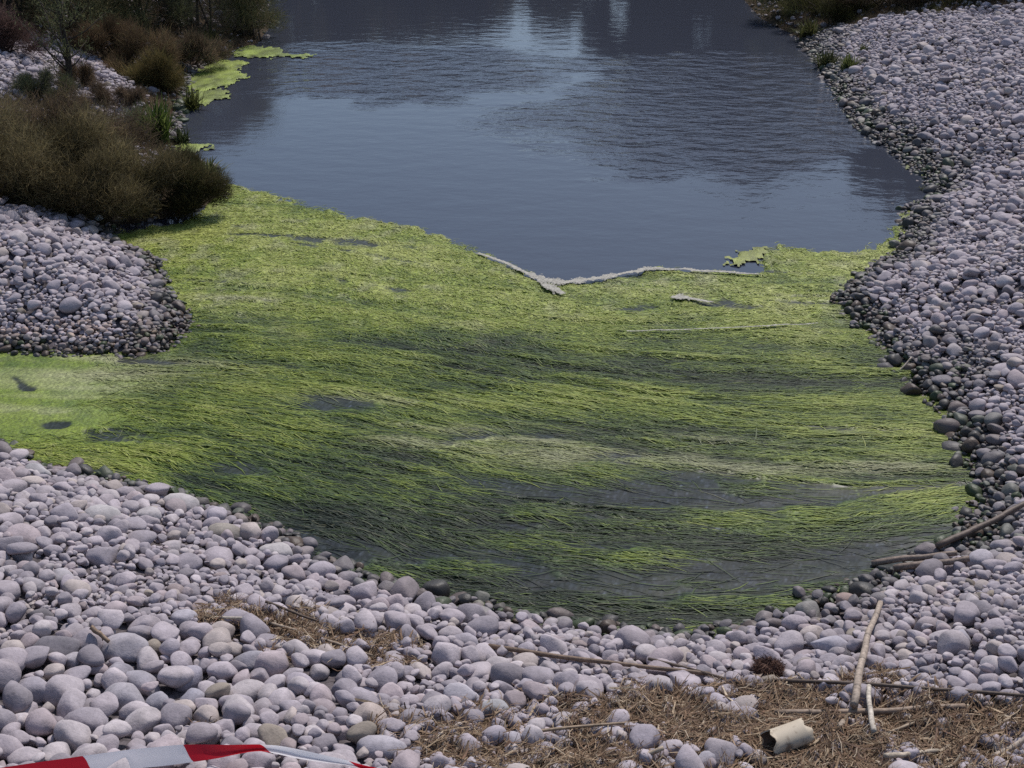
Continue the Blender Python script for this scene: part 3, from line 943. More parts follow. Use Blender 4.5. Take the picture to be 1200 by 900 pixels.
def named(nm, typ):
    n = ng.nodes.new("GeometryNodeInputNamedAttribute"); n.data_type = typ; n.inputs["Name"].default_value = nm
    return n.outputs["Attribute"]


ng.links.new(gi.outputs[0], ip.inputs["Points"]); ng.links.new(ci_.outputs[0], ip.inputs["Instance"])
ng.links.new(named("pick", 'INT'), ip.inputs["Instance Index"])
ng.links.new(named("rot", 'FLOAT_VECTOR'), ip.inputs["Rotation"])
ng.links.new(named("scl", 'FLOAT_VECTOR'), ip.inputs["Scale"])
ng.links.new(ip.outputs[0], go.inputs[0])
md = bank.modifiers.new("pebble_scatter", 'NODES'); md.node_group = ng
tag(bank, "mass of smaller rounded grey pebbles covering the banks", "pebbles", kind="stuff")


def top(x, y):
    return bil(HM, HX0, HY0, HS, HS, x, y)


def on_top(px, py):
    return hit(px, py, top)


# ------------------------------------------------------------------ straw litter
def litter(name, poly, n, label, lmin, lmax):
    g = np.array([hit(a, min(b, 990))[:2] for a, b in poly])
    lo, hi = g.min(0), g.max(0)
    x = rng.uniform(lo[0] - .15, hi[0] + .15, n * 3); y = rng.uniform(lo[1] - .15, hi[1] + .15, n * 3)
    sd = poly_sd(x, y, g) + (fbm(x * 4, y * 4, 17) - .5) * .5 + np.where((fbm(x * 3.2, y * 3.2, 19) < .38) & (rng.random(n * 3) < .7), 1, 0)
    sel = np.nonzero((sd < 0.05) & (y > 2.5) & ((top(x, y) - bil(GRD, HX0, HY0, HS, HS, x, y) < .045) | (rng.random(n * 3) < .02)))[0][:n]
    x, y = x[sel], y[sel]; n = len(sel)
    h = bil(GRD, HX0, HY0, HS, HS, x, y)
    a = rng.uniform(0, np.pi, n) * .6 + rng.normal(0, .5, n)
    L = rng.uniform(lmin, lmax, n) * np.where(rng.random(n) < .08, 2.2, 1)
    dx, dy = np.cos(a) * L * .5, np.sin(a) * L * .5
    bend = rng.normal(0, .045, n) * L
    K = 3
    P = np.zeros((n, K, 3))
    lift = rng.uniform(0.0, .022, n)
    for k, t in enumerate((-1, 0, 1)):
        xx = x + dx * t - (np.sin(a) * bend if k == 1 else 0); yy = y + dy * t + (np.cos(a) * bend if k == 1 else 0)
        P[:, k] = np.stack([xx, yy, np.maximum(bil(GRD, HX0, HY0, HS, HS, xx, yy), np.minimum(top(xx, yy), h + .05)) + .006 + lift + rng.normal(0, .008, n)], -1)
    S = np.stack([-np.sin(a), np.cos(a), rng.normal(0, .5, n)], -1)[:, None]
    S = S / np.linalg.norm(S, axis=-1, keepdims=True) * np.ones((1, K, 1))
    W = (rng.uniform(.0018, .0052, n) * np.where(rng.random(n) < .14, 2.4, 1))[:, None] * np.array([.8, 1, .5])[None]
    pal = np.array([(.17, .105, .062), (.24, .16, .098), (.33, .245, .16), (.10, .06, .04), (.45, .36, .26), (.14, .08, .05)])
    C = pal[rng.choice(6, n, p=[.28, .25, .15, .17, .05, .10])] * rng.uniform(.75, 1.2, n)[:, None]
    V, F, Cc = ribbons(P, W, S, C)
    tag(link(name, arr_mesh(name, V, F, Cc, False), M_STRAW), label, "straw", kind="stuff")


litter("straw_litter", STRAW_B, 25000, "wide brown carpet of broken straw and reed bits in front", .025, .13)
litter("straw_litter", STRAW_A, 4800, "small brown patch of straw washed up among the pebbles", .02, .10)
litter("straw_litter", [(225, 838), (245, 832), (270, 842), (262, 850), (235, 848)], 130, "little wisp of straw between grey stones above the tape", .02, .06)


# ------------------------------------------------------------------ sticks and canes
def stick(name, pts, wpx_, label, colr, cat="stick", nodes=0, taper=.8, lift=0.0, group="sticks washed up on the pebbles", wob=.006):
    (a0, b0), (a1, b1) = pts[0], pts[-1]
    lv = lambda x_, y_: max(float(land(x_, y_)), 0.0) + .05
    p0, p1 = hit(a0, b0, lv), hit(a1, b1, lv)
    n = 13
    s = np.linspace(0, 2, n)
    f = (s / 2)[:, None]
    for _ in range(3):                       # settle the straight stem on the stones below it
        Q = p0 + (p1 - p0) * f
        r = wpx_ * .5 / px_scale(Q[n // 2])
        tt = np.maximum(top(Q[:, 0], Q[:, 1]) + r * .6, r * .5)
        co = np.polyfit(s, tt, 1)
        up_ = max(0, np.percentile(tt - np.polyval(co, s), 65)) + lift
        z0_, z1_ = np.polyval(co, 0) + up_, np.polyval(co, 2) + up_
        p0, p1 = ground(a0, b0, z0_), ground(a1, b1, z1_)
    Q = p0 + (p1 - p0) * f
    bow = np.sin(s * np.pi / 2)[:, None] * np.linalg.norm(p1 - p0) * .012 * (1 if len(label) % 2 else -1)
    side_ = np.array([-(p1 - p0)[1], (p1 - p0)[0], 0]) / (np.linalg.norm(p1 - p0) + 1e-9)
    Q = Q + side_ * bow + np.stack([vnoise(s * 2.7, s * 0, len(label)) - .5, vnoise(s * 2.9, s * 0, len(label) + 3) - .5, vnoise(s * 2.9, s * 0, len(label) + 5) - .5], -1) * r * .55
    R = r * np.linspace(1, taper, n) * (1 + .12 * (vnoise(s * 5, s * 0, 2) - .5))
    c = Q[0].copy()
    V, F = tube(Q - c, R, 8)
    o = empty(name, c) if nodes else None
    colr = np.array(colr)
    rings = 8 * n
    me = py_mesh("stem" if nodes else name, [(V, F)])
    at = me.attributes.new("tint", 'FLOAT_COLOR', 'POINT')
    t = np.concatenate([np.repeat(.8 + .45 * vnoise(s * 3, s * 0, 9), 8), [1, 1]])
    cc = np.ones((len(V), 4), np.float32); cc[:, :3] = colr[None] * t[:, None]
    at.data.foreach_set("color", cc.ravel())
    if nodes:
        link("stem", me, M_CANE, o)
        for q in range(nodes):
            f = (q + .6) / (nodes + .2) * (n - 1)
            i = int(f); pt = Q[i] + (Q[min(i + 1, n - 1)] - Q[i]) * (f - i) - c
            ax_ = Q[min(i + 1, n - 1)] - Q[i]; ax_ /= np.linalg.norm(ax_)
            rr = R[i]
            vv, ff = tube([pt - ax_ * rr * .5, pt - ax_ * rr * .15, pt + ax_ * rr * .15, pt + ax_ * rr * .5], [rr * 1.0, rr * 1.09, rr * 1.09, rr * 1.0], 8)
            link("cane_joint", py_mesh("cane_joint", [(vv, ff)], colors=[colr * .75]), M_CANE, o)
    else:
        o = link(name, me, M_CANE); o.location = c
    return tag(o, label, cat, group)


TAN, PALE_C, BRN, DKB = (.27, .21, .155), (.43, .36, .28), (.17, .115, .08), (.10, .07, .052)
stick("cane", [(1001, 826), (1012, 775), (1031, 706)], 9, "thick pale upright-looking cane leaning away across the cobbles", (.33, .26, .205), "cane", 4, .8, .02)
stick("cane", [(1024, 858), (1021, 830), (1018, 804)], 7, "short pale cane piece standing in front of the thick cane", (.46, .40, .33), "cane", 1, .85, .03)
stick("cane", [(908, 836), (1000, 830), (1070, 829), (1132, 828)], 8.5, "level brown cane with a pale far half along the straw's edge", (.25, .18, .13), "cane", 3, .9, .01)
stick("stick", [(905, 797), (1000, 802), (1100, 810), (1205, 816)], 5, "long dark wiry stick running level over the cobbles", DKB, lift=.01)
stick("stick", [(572, 757), (660, 768), (740, 782), (832, 790)], 6, "long thin brown stick slanting down through the middle pebbles", BRN, lift=.005)
stick("stick", [(760, 772), (800, 780), (850, 795), (885, 806)], 4, "thin dark twig continuing beyond the long brown stick", DKB)
stick("stick", [(1022, 660), (1060, 656), (1122, 649)], 8, "upper of the two paired sticks poking over the weed", (.22, .165, .13), lift=.02)
stick("stick", [(1048, 666), (1090, 661), (1136, 654)], 9, "lower and thicker of the two paired sticks by the weed", (.19, .14, .11), lift=.01)
stick("stick", [(1098, 640), (1130, 617), (1165, 604), (1206, 588)], 8, "dark slanting stick rising from the weed over the wet stones", (.13, .095, .075), lift=.03)
stick("stick", [(234, 722), (262, 723), (290, 725)], 4, "pale straw stalk lying level over the near pebbles", (.45, .39, .31))
stick("stick", [(286, 722), (330, 737), (385, 752), (436, 768)], 4, "thin tan stick crossing the small straw patch", TAN)
stick("stick", [(312, 705), (350, 722), (385, 732)], 3.5, "dark thin twig just behind the small straw patch", DKB)
stick("stick", [(714, 896), (745, 888), (778, 877)], 7, "split pale stick at the bottom edge of the straw", (.36, .28, .20))
stick("stick", [(1036, 886), (1070, 883), (1100, 880)], 7, "short pale stick lying flat in the straw by the tube", (.40, .33, .25))
stick("stick", [(1164, 888), (1182, 877), (1206, 862)], 8, "broken pale stick in straw at the picture's edge", (.37, .30, .24))
stick("stick", [(983, 853), (988, 846), (992, 838)], 8, "dark-ended stub of cane between tube and canes", (.30, .235, .18))
stick("stick", [(106, 735), (118, 742), (128, 752)], 6, "short brown stub wedged between stones above the dark one", (.22, .15, .10))
stick("stick", [(1050, 440), (1060, 427), (1068, 419)], 2.5, "thin pale twig on the wet stones of the far shore", (.40, .32, .25))
stick("stick", [(620, 858), (700, 850), (760, 846)], 4, "brown reed stem lying in the straw behind flat stones", (.24, .17, .11))
stick("stick", [(1095, 838), (1062, 862), (1000, 872)], 4, "crooked thin tan stem across the straw by the canes", (.30, .23, .16))


# broken hollow tube
def broken_tube():
    a, b_ = on_top(905, 872), on_top(936, 856)
    zt = float(GRD[int((a[0] - HX0) / HS), int((a[1] - HY0) / HS)])
    L, R0 = 0.172, 0.060
    axis = np.array([0.90, 0.36, 0.12]); axis /= np.linalg.norm(axis)
    u = np.cross(axis, [0, 0, 1]); u /= np.linalg.norm(u); v = np.cross(u, axis)
    base = ground(903, 872, zt + .066)
    o = empty("broken_tube", base)
    n, K = 28, 9
    th = np.linspace(0, 2 * np.pi, n, endpoint=False)

    def shell(scale):
        V = []
        for i in range(K):
            t = i / (K - 1)
            for q in th:
                end0 = -.012 * math.sin(q * 2 + 1) - .010 * math.sin(q * 5) if i == 0 else 0
                end1 = .010 * math.sin(q * 3) + .006 * math.sin(q * 7 + 2) if i == K - 1 else 0
                r = R0 * scale * (1 - .10 * t) * (1 + .035 * math.sin(2 * q + 2 * t) + .02 * math.sin(3 * q - 4 * t))
                V.append(axis * (t * L + end0 + end1) + (u * math.cos(q) * 1.08 + v * math.sin(q) * .92) * r)
        return np.array(V)
    Vo, Vi = shell(1.0), shell(.90)
    Fo, Fi = [], []
    for i in range(K - 1):
        for j in range(n):
            j2 = (j + 1) % n
            Fo.append((i * n + j, i * n + j2, (i + 1) * n + j2, (i + 1) * n + j))
            Fi.append((i * n + j, (i + 1) * n + j, (i + 1) * n + j2, i * n + j2))
    rim = []
    N = len(Vo)
    for i in (0, K - 1):
        for j in range(n):
            j2 = (j + 1) % n
            rim.append((i * n + j, i * n + j2, N + i * n + j2, N + i * n + j))
    m, nt, p = new_mat("weathered_tube")
    geo = nt.nodes.new("ShaderNodeNewGeometry")
    nz = noise_node(nt, 22, 4, .6, geo.outputs["Position"])
    cr = nt.nodes.new("ShaderNodeValToRGB")
    cr.color_ramp.elements[0].position, cr.color_ramp.elements[0].color = .30, (.22, .16, .11, 1)
    cr.color_ramp.elements[1].position, cr.color_ramp.elements[1].color = .46, (.50, .42, .315, 1)
    nt.links.new(nz.outputs["Fac"], cr.inputs[0]); nt.links.new(cr.outputs[0], p.inputs["Base Color"])
    p.inputs["Roughness"].default_value = .7
    mi, nti, pi_ = new_mat("tube_inside_shade"); pi_.inputs["Base Color"].default_value = (.17, .11, .075, 1); pi_.inputs["Roughness"].default_value = .9  # inner wall coloured darker: shade of the hollow put into the colour
    link("shell", py_mesh("shell", [(np.vstack([Vo, Vi]), Fo + rim)]), m, o)
    link("inner_wall", py_mesh("inner_wall", [(Vi, Fi)]), mi, o)
    tag(o, "broken hollow pale beige tube lying open-ended on the straw", "tube")


broken_tube()


# dried plant clump and curled leaves beside the thin stick
def clump(name, px, py, wpx_, hpx, n, label, cols, cat):
    c = on_top(px, py)
    sc = 1 / px_scale(c)
    rx, hz = wpx_ * .5 * sc, hpx * sc
    r = np.random.default_rng(int(px))
    K = 4
    az_ = r.uniform(0, 2 * np.pi, n); el = np.arccos(r.uniform(0.05, 1, n))
    rr = r.random(n) ** .5
    st_ = np.stack([np.cos(az_) * rx * rr * .7, np.sin(az_) * rx * rr * .5, r.uniform(0, .55, n) * hz], -1)
    d = np.stack([np.sin(el) * np.cos(az_), np.sin(el) * np.sin(az_), np.cos(el) * .8], -1)
    L = r.uniform(.2, .45, n) * rx
    P = st_[:, None] + d[:, None] * (L[:, None] * np.linspace(0, 1, K)[None])[..., None] + r.normal(0, rx * .10, (n, K, 3))
    S = np.cross(d, r.normal(size=(n, 3))); S /= np.linalg.norm(S, axis=1)[:, None]
    W = r.uniform(.0015, .0035, n)[:, None] * np.array([.6, 1, .8, .3])[None]
    C = np.array(cols)[r.integers(0, len(cols), n)] * r.uniform(.7, 1.2, n)[:, None]
    V, F, Cc = ribbons(P, W, S[:, None] * np.ones((1, K, 1)), C)
    o = link(name, arr_mesh(name, V, F, Cc), M_STRAW); o.location = (c[0], c[1], c[2] - .01)
    return tag(o, label, cat)


clump("dried_root_clump", 900, 788, 40, 24, 2600, "dark reddish brown tangled root clump on the cobbles", [(.13, .065, .045), (.09, .045, .035), (.19, .11, .08)], "root clump")


def leaf_clump():
    c = on_top(866, 812)
    o = empty("dried_leaf_clump", (c[0], c[1], c[2] - .01))
    r = np.random.default_rng(5)
    for q in range(13):
        L, Wd = r.uniform(.05, .10), r.uniform(.025, .05)
        n1, n2 = 6, 4
        s, t = np.meshgrid(np.linspace(0, 1, n1), np.linspace(-1, 1, n2), indexing='ij')
        w = Wd * np.sin(np.pi * np.clip(s * .9 + .08, 0, 1)) * .5
        X_ = s * L; Y_ = t * w; Z_ = .018 * np.sin(s * 3 + q) + (t * w) ** 2 * r.uniform(8, 22)
        a = r.uniform(0, 6.28); el = r.uniform(-.2, .6)
        X2 = X_ * math.cos(el) - Z_ * math.sin(el); Z2 = X_ * math.sin(el) + Z_ * math.cos(el)
        V = np.stack([X2 * math.cos(a) - Y_ * math.sin(a), X2 * math.sin(a) + Y_ * math.cos(a), Z2], -1).reshape(-1, 3) + np.array([r.uniform(-.10, .10), r.uniform(-.07, .07), r.uniform(.005, .05)])
        ii, jj = np.meshgrid(np.arange(n1 - 1), np.arange(n2 - 1), indexing='ij'); b = (ii * n2 + jj).ravel()
        F = np.stack([b, b + n2, b + n2 + 1, b + 1], -1)
        colr = [(.20, .14, .11), (.30, .23, .18), (.13, .085, .07), (.36, .29, .24)][q % 4]
        link("leaf", arr_mesh("leaf", V, F, np.repeat(np.array(colr)[None], len(V), 0)), M_STRAW, o)
    tag(o, "heap of curled dry brown leaves behind the straw", "dry leaves")


leaf_clump()


# ------------------------------------------------------------------ barrier tape
def tape():
    up = np.array([(-60, 911), (-20, 904), (20, 897), (60, 890), (95, 885), (140, 880), (180, 877), (215, 873), (260, 872), (303, 871), (325, 874), (350, 879), (380, 885), (405, 890), (432, 897), (470, 906), (520, 918)], float)
    wid = np.interp(up[:, 0], [-60, 215, 262, 303, 350, 432, 520], [.082, .082, .062, .036, .040, .030, .03])
    til = np.interp(up[:, 0], [-60, 180, 262, 310, 400, 520], [.55, .6, .75, .5, .35, .3])
    s = np.linspace(0, len(up) - 1, 130)
    ux, uy, w, tl = np.interp(s, np.arange(len(up)), up[:, 0]), np.interp(s, np.arange(len(up)), up[:, 1]), np.interp(s, np.arange(len(up)), wid), np.interp(s, np.arange(len(up)), til)
    for _ in range(6):
        uy[1:-1] = (uy[:-2] + 2 * uy[1:-1] + uy[2:]) / 4
        w[1:-1] = (w[:-2] + 2 * w[1:-1] + w[2:]) / 4
    d = rays(ux, uy)
    zref = float(land(*hit(200, 885)[:2])) + 0.25
    # the strip hangs in a nearly level line just over the stones
    zz = zref + np.interp(ux, [-60, 200, 300, 430, 520], [.03, .0, -.005, -.055, -.09])
    t = (zz - CAM_H) / d[:, 2]
    U = np.array([0, 0, CAM_H]) + d * t[:, None]
    vs = np.array([0, .18, .42, .5, .56, .8, 1.0])
    rows = []
    for q, v in enumerate(vs):
        fold = .0035 * math.sin(v * 2 * math.pi) + .004 * np.sin(s * 1.3 + v * 3) + .005 * (vnoise(s * 1.1 + v * 2.0, s * 0 + v * 1.5, 77) - .5)
        crease = np.where(ux > 205, np.interp(ux, [205, 303, 520], [0, .016, .008]), 0) * (1 - abs(v - .5) * 2)
        off_y = -np.cos(tl) * w * v * .75 + (fold + crease) * .6
        off_z = -np.sin(tl) * w * v - (0 if v == 0 else 0) + (fold * .4 - crease)
        rows.append(U + np.stack([0 * s, off_y, off_z], -1))
    V = np.stack(rows, 1); n, k = V.shape[:2]
    c = U[len(U) // 2].copy()
    along = np.repeat(ux, k) + np.tile(vs, n) * -14
    b = (np.arange(n - 1) * k)[:, None] + np.arange(k - 1)[None]
    F = np.stack([b, b + 1, b + k + 1, b + k], -1).reshape(-1, 4)
    me = arr_mesh("barrier_tape", V.reshape(-1, 3) - c, F, extra={"run": (along + 100) / 700})
    m, nt, p = new_mat("printed_tape")
    at = nt.nodes.new("ShaderNodeAttribute"); at.attribute_name = "run"
    cr = nt.nodes.new("ShaderNodeValToRGB"); cr.color_ramp.interpolation = 'CONSTANT'
    red, wht = (.50, .012, .025, 1), (.82, .80, .82, 1)
    el = cr.color_ramp.elements
    el[0].position, el[0].color = 0, wht
    el[1].position, el[1].color = (100 - 5) / 700, red
    for pos, cc in ((95, wht), (213, red), (302, wht), (408, red), (436, wht)):
        e = el.new((pos + 100) / 700); e.color = cc
    nt.links.new(at.outputs["Fac"], cr.inputs[0]); nt.links.new(cr.outputs[0], p.inputs["Base Color"])
    p.inputs["Roughness"].default_value = .35
    tr = nt.nodes.new("ShaderNodeBsdfTranslucent"); nt.links.new(cr.outputs[0], tr.inputs["Color"])
    mx = nt.nodes.new("ShaderNodeMixShader"); mx.inputs[0].default_value = .45
    nt.links.new(p.outputs[0], mx.inputs[1]); nt.links.new(tr.outputs[0], mx.inputs[2]); nt.links.new(mx.outputs[0], nt.nodes["Material Output"].inputs["Surface"])
    o = link("barrier_tape", me, m); o.location = c
    tag(o, "red and white striped plastic barrier tape stretched above the stones", "barrier tape")


tape()


# ------------------------------------------------------------------ shrubs, grasses and trees
def shrub(name, base, rx, ry, h, n, cols, label, cat="shrub", group="shrubs on the banks", blade=(.06, .16), width=.0036, up=.7, seed=1, stems=14, leaf=False, low=0.0, stem_col=(.07, .05, .035)):
    r = np.random.default_rng(seed)
    x0, y0 = base[0], base[1]
    z0 = float(land(x0, y0))
    n = int(n * 2.1)
    o = empty(name, (x0, y0, z0))
    # clumps make the outline uneven
    nc = max(9, int(30 * rx * h))
    az_ = r.uniform(0, 2 * np.pi, nc); rr = r.random(nc) ** .5; hz = r.uniform(.1 + low, 1, nc)
    prof = np.sqrt(np.clip(1 - (hz * .95) ** 2.2, 0.05, 1))
    CC = np.stack([np.cos(az_) * rr * prof * rx, np.sin(az_) * rr * prof * ry, hz * h * .86], -1)
    cr = r.uniform(.26, .46, nc) * min(rx, h) * 1.0
    tone = r.uniform(.6, 1.35, nc)
    k = r.integers(0, nc, n)
    q = r.normal(size=(n, 3)); q /= np.linalg.norm(q, axis=1)[:, None]
    P0 = CC[k] + q * (cr[k] * r.random(n) ** .45)[:, None]
    P0[:, 2] = np.maximum(P0[:, 2], .02 + r.random(n) * .08)
    gz = land(P0[:, 0] + x0, P0[:, 1] + y0) - z0
    P0[:, 2] = np.maximum(P0[:, 2], gz + .02)
    out = P0 / (np.array([rx, ry, h])) ; out[:, 2] *= .6
    d = out * .9 + np.array([0, 0, up]) + r.normal(0, .75, (n, 3))
    d /= np.linalg.norm(d, axis=1)[:, None]
    L = r.uniform(*blade, n)
    K = 3
    P = P0[:, None] + d[:, None] * (L[:, None] * np.linspace(0, 1, K)[None])[..., None]
    P[:, 1] += r.normal(0, .012, (n, 3)); P[:, 2] += r.normal(0, .02, (n, 3)); 
    S = np.cross(d, r.normal(size=(n, 3))); S /= np.linalg.norm(S, axis=1)[:, None]
    W = (width * r.uniform(.6, 1.5, n))[:, None] * (np.array([.35, 1.0, .12]) if leaf else np.array([.9, .8, .25]))[None]
    C = np.array(cols)[(r.random(n) ** 1.2 * len(cols)).astype(int)] * (tone[k] * r.uniform(.85, 1.5, n))[:, None]
    V, F, Cc = ribbons(P, W, S[:, None] * np.ones((1, K, 1)), C)
    link("foliage", arr_mesh("foliage", V, F, Cc), M_LEAF, o)
    parts = []
    for q in range(stems):
        e = CC[q % nc]
        mid = e * .5 + np.array([r.normal(0, .04), r.normal(0, .04), h * .08])
        b0 = np.array([r.normal(0, rx * .18), r.normal(0, ry * .18), -.06])
        b0[2] = float(land(b0[0] + x0, b0[1] + y0)) - z0 - .05
        parts.append(tube([b0, b0 * .5 + mid * .5, mid, e], np.array([.016, .012, .009, .004]) * (.6 + h * .5), 5))
    link("stems", py_mesh("stems", parts, colors=[np.array(stem_col)] * len(parts)), M_STEM, o)
    return tag(o, label, cat, group)


OLV = [(0.158, 0.129, 0.064), (0.128, 0.108, 0.054), (0.187, 0.149, 0.078), (0.105, 0.085, 0.051)]
DKG = [(0.089, 0.097, 0.047), (0.072, 0.08, 0.04), (0.114, 0.114, 0.052)]
BRW = [(0.137, 0.098, 0.062), (0.111, 0.078, 0.057), (0.163, 0.12, 0.074), (0.085, 0.065, 0.049)]
RED = [(.115, .074, .045), (.095, .063, .040), (.13, .09, .048), (.08, .062, .034)]
GRY = [(.080, .068, .058), (.060, .050, .045), (.10, .085, .07)]


def at(px, py):
    return hit(px, py)


# the big rounded shrub mass in front of the left shore
shrub("feathery_shrub", at(20, 232), 1.15, .75, .76, 15000, OLV, "broad brown olive feathery shrub cut by the picture's edge", seed=11, stems=20)
shrub("feathery_shrub", at(120, 240), .95, .68, .63, 14000, OLV, "middle dense olive shrub above the left pebble spit", seed=42, stems=20)
shrub("feathery_shrub", at(205, 243), .62, .48, .46, 9000, [(.070, .064, .028), (.055, .052, .024), (.08, .06, .03), (.045, .042, .02)], "low dark end of the shrub row overhanging the green mat", seed=13, stems=14, up=.8)
shrub("feathery_shrub", at(78, 222), .8, .6, .66, 9000, OLV, "olive shrub filling the gap behind the two front shrubs", seed=16)
shrub("feathery_shrub", at(-70, 215), 1.0, .8, 1.0, 6000, OLV, "brown olive shrub just beyond the picture's edge", seed=14)
shrub("feathery_shrub", at(60, 185), 1.0, .6, .62, 9000, BRW + OLV[:1], "dull brown shrub behind the broad feathery one", seed=15)
# back row at the head of the left shore
shrub("bank_shrub", at(12, 26), .85, .6, 1.5, 8000, [(.045, .038, .03), (.035, .03, .024), (.06, .05, .04)], "dark leafless-looking shrub at the upper corner", seed=21, stem_col=(.05, .04, .035))
shrub("bank_shrub", at(88, 34), 1.0, .7, 1.7, 11000, OLV[:2] + DKG, "tall olive green shrub behind the thin sapling", seed=22)
shrub("bank_shrub", at(165, 42), .9, .7, 1.6, 10000, DKG, "dark green shrub in the middle of the back row", seed=23)
shrub("bank_shrub", at(228, 44), .8, .6, 1.5, 9000, GRY + DKG[:1], "grey brown twiggy shrub in the back row", seed=24)
shrub("bank_shrub", at(286, 42), .62, .6, 1.3, 8000, DKG + OLV[:1], "dark olive shrub leaning over the pool's far corner", seed=25)
shrub("bank_shrub", at(130, 8), 1.4, .8, 1.9, 8000, DKG + BRW[:1], "shadowy shrub behind the dark green one", seed=26)
shrub("bank_shrub", at(262, 10), 1.0, .8, 1.7, 7000, DKG, "shadowy shrub nearest the far pool behind the grey one", seed=27)
# red-brown heath on the slope down to the pool
shrub("heath_clump", at(128, 70), .55, .45, .45, 4500, RED, "rust brown heath clump beside the upper pebbles", "heath", seed=31, blade=(.08, .2), group="heath clumps on the left bank")
shrub("heath_clump", at(170, 84), .6, .5, .5, 5000, RED + OLV[:1], "rust and olive heath clump in the middle of the slope", "heath", seed=32, blade=(.08, .2), group="heath clumps on the left bank")
shrub("heath_clump", at(196, 108), .5, .42, .45, 4200, [(.12, .10, .035), (.09, .075, .03), (.14, .10, .04), (.06, .05, .025)], "yellowish heath clump above the spiky green plant", "heath", seed=33, blade=(.08, .2), group="heath clumps on the left bank")
shrub("heath_clump", at(215, 76), .6, .4, .42, 4200, BRW + DKG[:1], "dark brown heath clump along the edge of the pool", "heath", seed=34, blade=(.08, .2), group="heath clumps on the left bank")
shrub("heath_clump", at(4, 62), .5, .4, .5, 3500, [(.14, .085, .075), (.11, .07, .06), (.08, .055, .045)], "pinkish brown heath clump at the edge of the upper pebbles", "heath", seed=35, blade=(.08, .2), group="heath clumps on the left bank")
shrub("heath_clump", at(96, 104), .35, .3, .28, 2200, RED + GRY[:1], "small rusty heath clump at the foot of the sapling", "heath", seed=36, blade=(.06, .15), group="heath clumps on the left bank")
shrub("heath_clump", at(130, 128), .5, .32, .26, 2400, BRW, "low brown heath clump just behind the big shrubs", "heath", seed=37, blade=(.06, .15), group="heath clumps on the left bank")
shrub("heath_clump", at(56, 116), .45, .32, .3, 2200, DKG + GRY[:1], "low dark heath clump below the upper pebbles", "heath", seed=38, blade=(.06, .15), group="heath clumps on the left bank")


def sapling():
    b0 = at(82, 106)
    z0 = float(land(b0[0], b0[1]))
    o = empty("sapling", (b0[0], b0[1], z0))
    r = np.random.default_rng(77)
    parts, tips = [], []
    parts.append(tube([(0, 0, -.1), (.03, .02, .5), (-.02, .0, 1.0), (-.03, .03, 1.55)], [.05, .038, .026, .010], 7))
    for q in range(40):
        t = r.uniform(.12, 1); z = t * 1.5; a = r.uniform(0, 6.28); L = r.uniform(.2, .62) * (1.15 - t * .5)
        s0 = np.array([.0, .01, z]); e = s0 + np.array([math.cos(a) * L, math.sin(a) * L, L * r.uniform(.5, 1.2)])
        parts.append(tube([s0, s0 * .5 + e * .5 + np.array([0, 0, -.04]), e], [.012, .008, .003], 5)); tips.append((s0, e))
    link("trunk", py_mesh("trunk", parts, colors=[np.array((.045, .035, .028))] * len(parts)), M_STEM, o)
    n = 2600
    k = r.integers(0, len(tips), n); t = r.uniform(.35, 1.1, n)
    S0 = np.array([a for a, _ in tips])[k]; E0 = np.array([b for _, b in tips])[k]
    P0 = S0 + (E0 - S0) * t[:, None] + r.normal(0, .05, (n, 3))
    d = r.normal(size=(n, 3)) + np.array([0, 0, .8]); d /= np.linalg.norm(d, axis=1)[:, None]
    P = P0[:, None] + d[:, None] * (r.uniform(.03, .07, n)[:, None] * np.linspace(0, 1, 3)[None])[..., None]
    S = np.cross(d, r.normal(size=(n, 3))); S /= np.linalg.norm(S, axis=1)[:, None]
    W = r.uniform(.006, .014, n)[:, None] * np.array([.4, 1, .1])[None]
    C = np.array(DKG)[r.integers(0, 3, n)] * r.uniform(.8, 1.5, n)[:, None]
    V, F, Cc = ribbons(P, W, S[:, None] * np.ones((1, 3, 1)), C)
    link("crown", arr_mesh("crown", V, F, Cc), M_LEAF, o)
    tag(o, "thin dark twiggy sapling standing against the upper left pebbles", "sapling")


sapling()


def tuft(name, px, py, hgt, spread, n, cols, label, cat, width=.012, group=None, seed=1, droop=.5):
    """Blades rising from one root and arching outwards."""
    b0 = at(px, py); z0 = max(float(land(b0[0], b0[1])), -0.03)
    r = np.random.default_rng(seed)
    a = r.uniform(0, 2 * np.pi, n); e = r.uniform(0.05, 1, n)
    L = hgt * r.uniform(.55, 1.1, n)
    K = 5; t = np.linspace(0, 1, K)
    rad_ = spread * e
    P = np.zeros((n, K, 3))
    root = r.normal(0, spread * .14, (n, 2))
    P[..., 0] = root[:, :1] + (np.cos(a) * rad_)[:, None] * t ** 1.4
    P[..., 1] = root[:, 1:] + (np.sin(a) * rad_)[:, None] * t ** 1.4
    P[..., 2] = L[:, None] * (t - droop * e[:, None] * t ** 2.5) - .02
    S = np.stack([-np.sin(a), np.cos(a), 0 * a], -1)[:, None] * np.ones((1, K, 1))
    W = (width * r.uniform(.6, 1.3, n))[:, None] * np.array([.7, 1, .9, .6, .1])[None]
    C = np.array(cols)[r.integers(0, len(cols), n)] * r.uniform(.7, 1.3, n)[:, None]
    V, F, Cc = ribbons(P, W, S, C)
    o = link(name, arr_mesh(name, V, F, Cc), M_LEAF); o.location = (b0[0], b0[1], z0)
    return tag(o, label, cat, group)


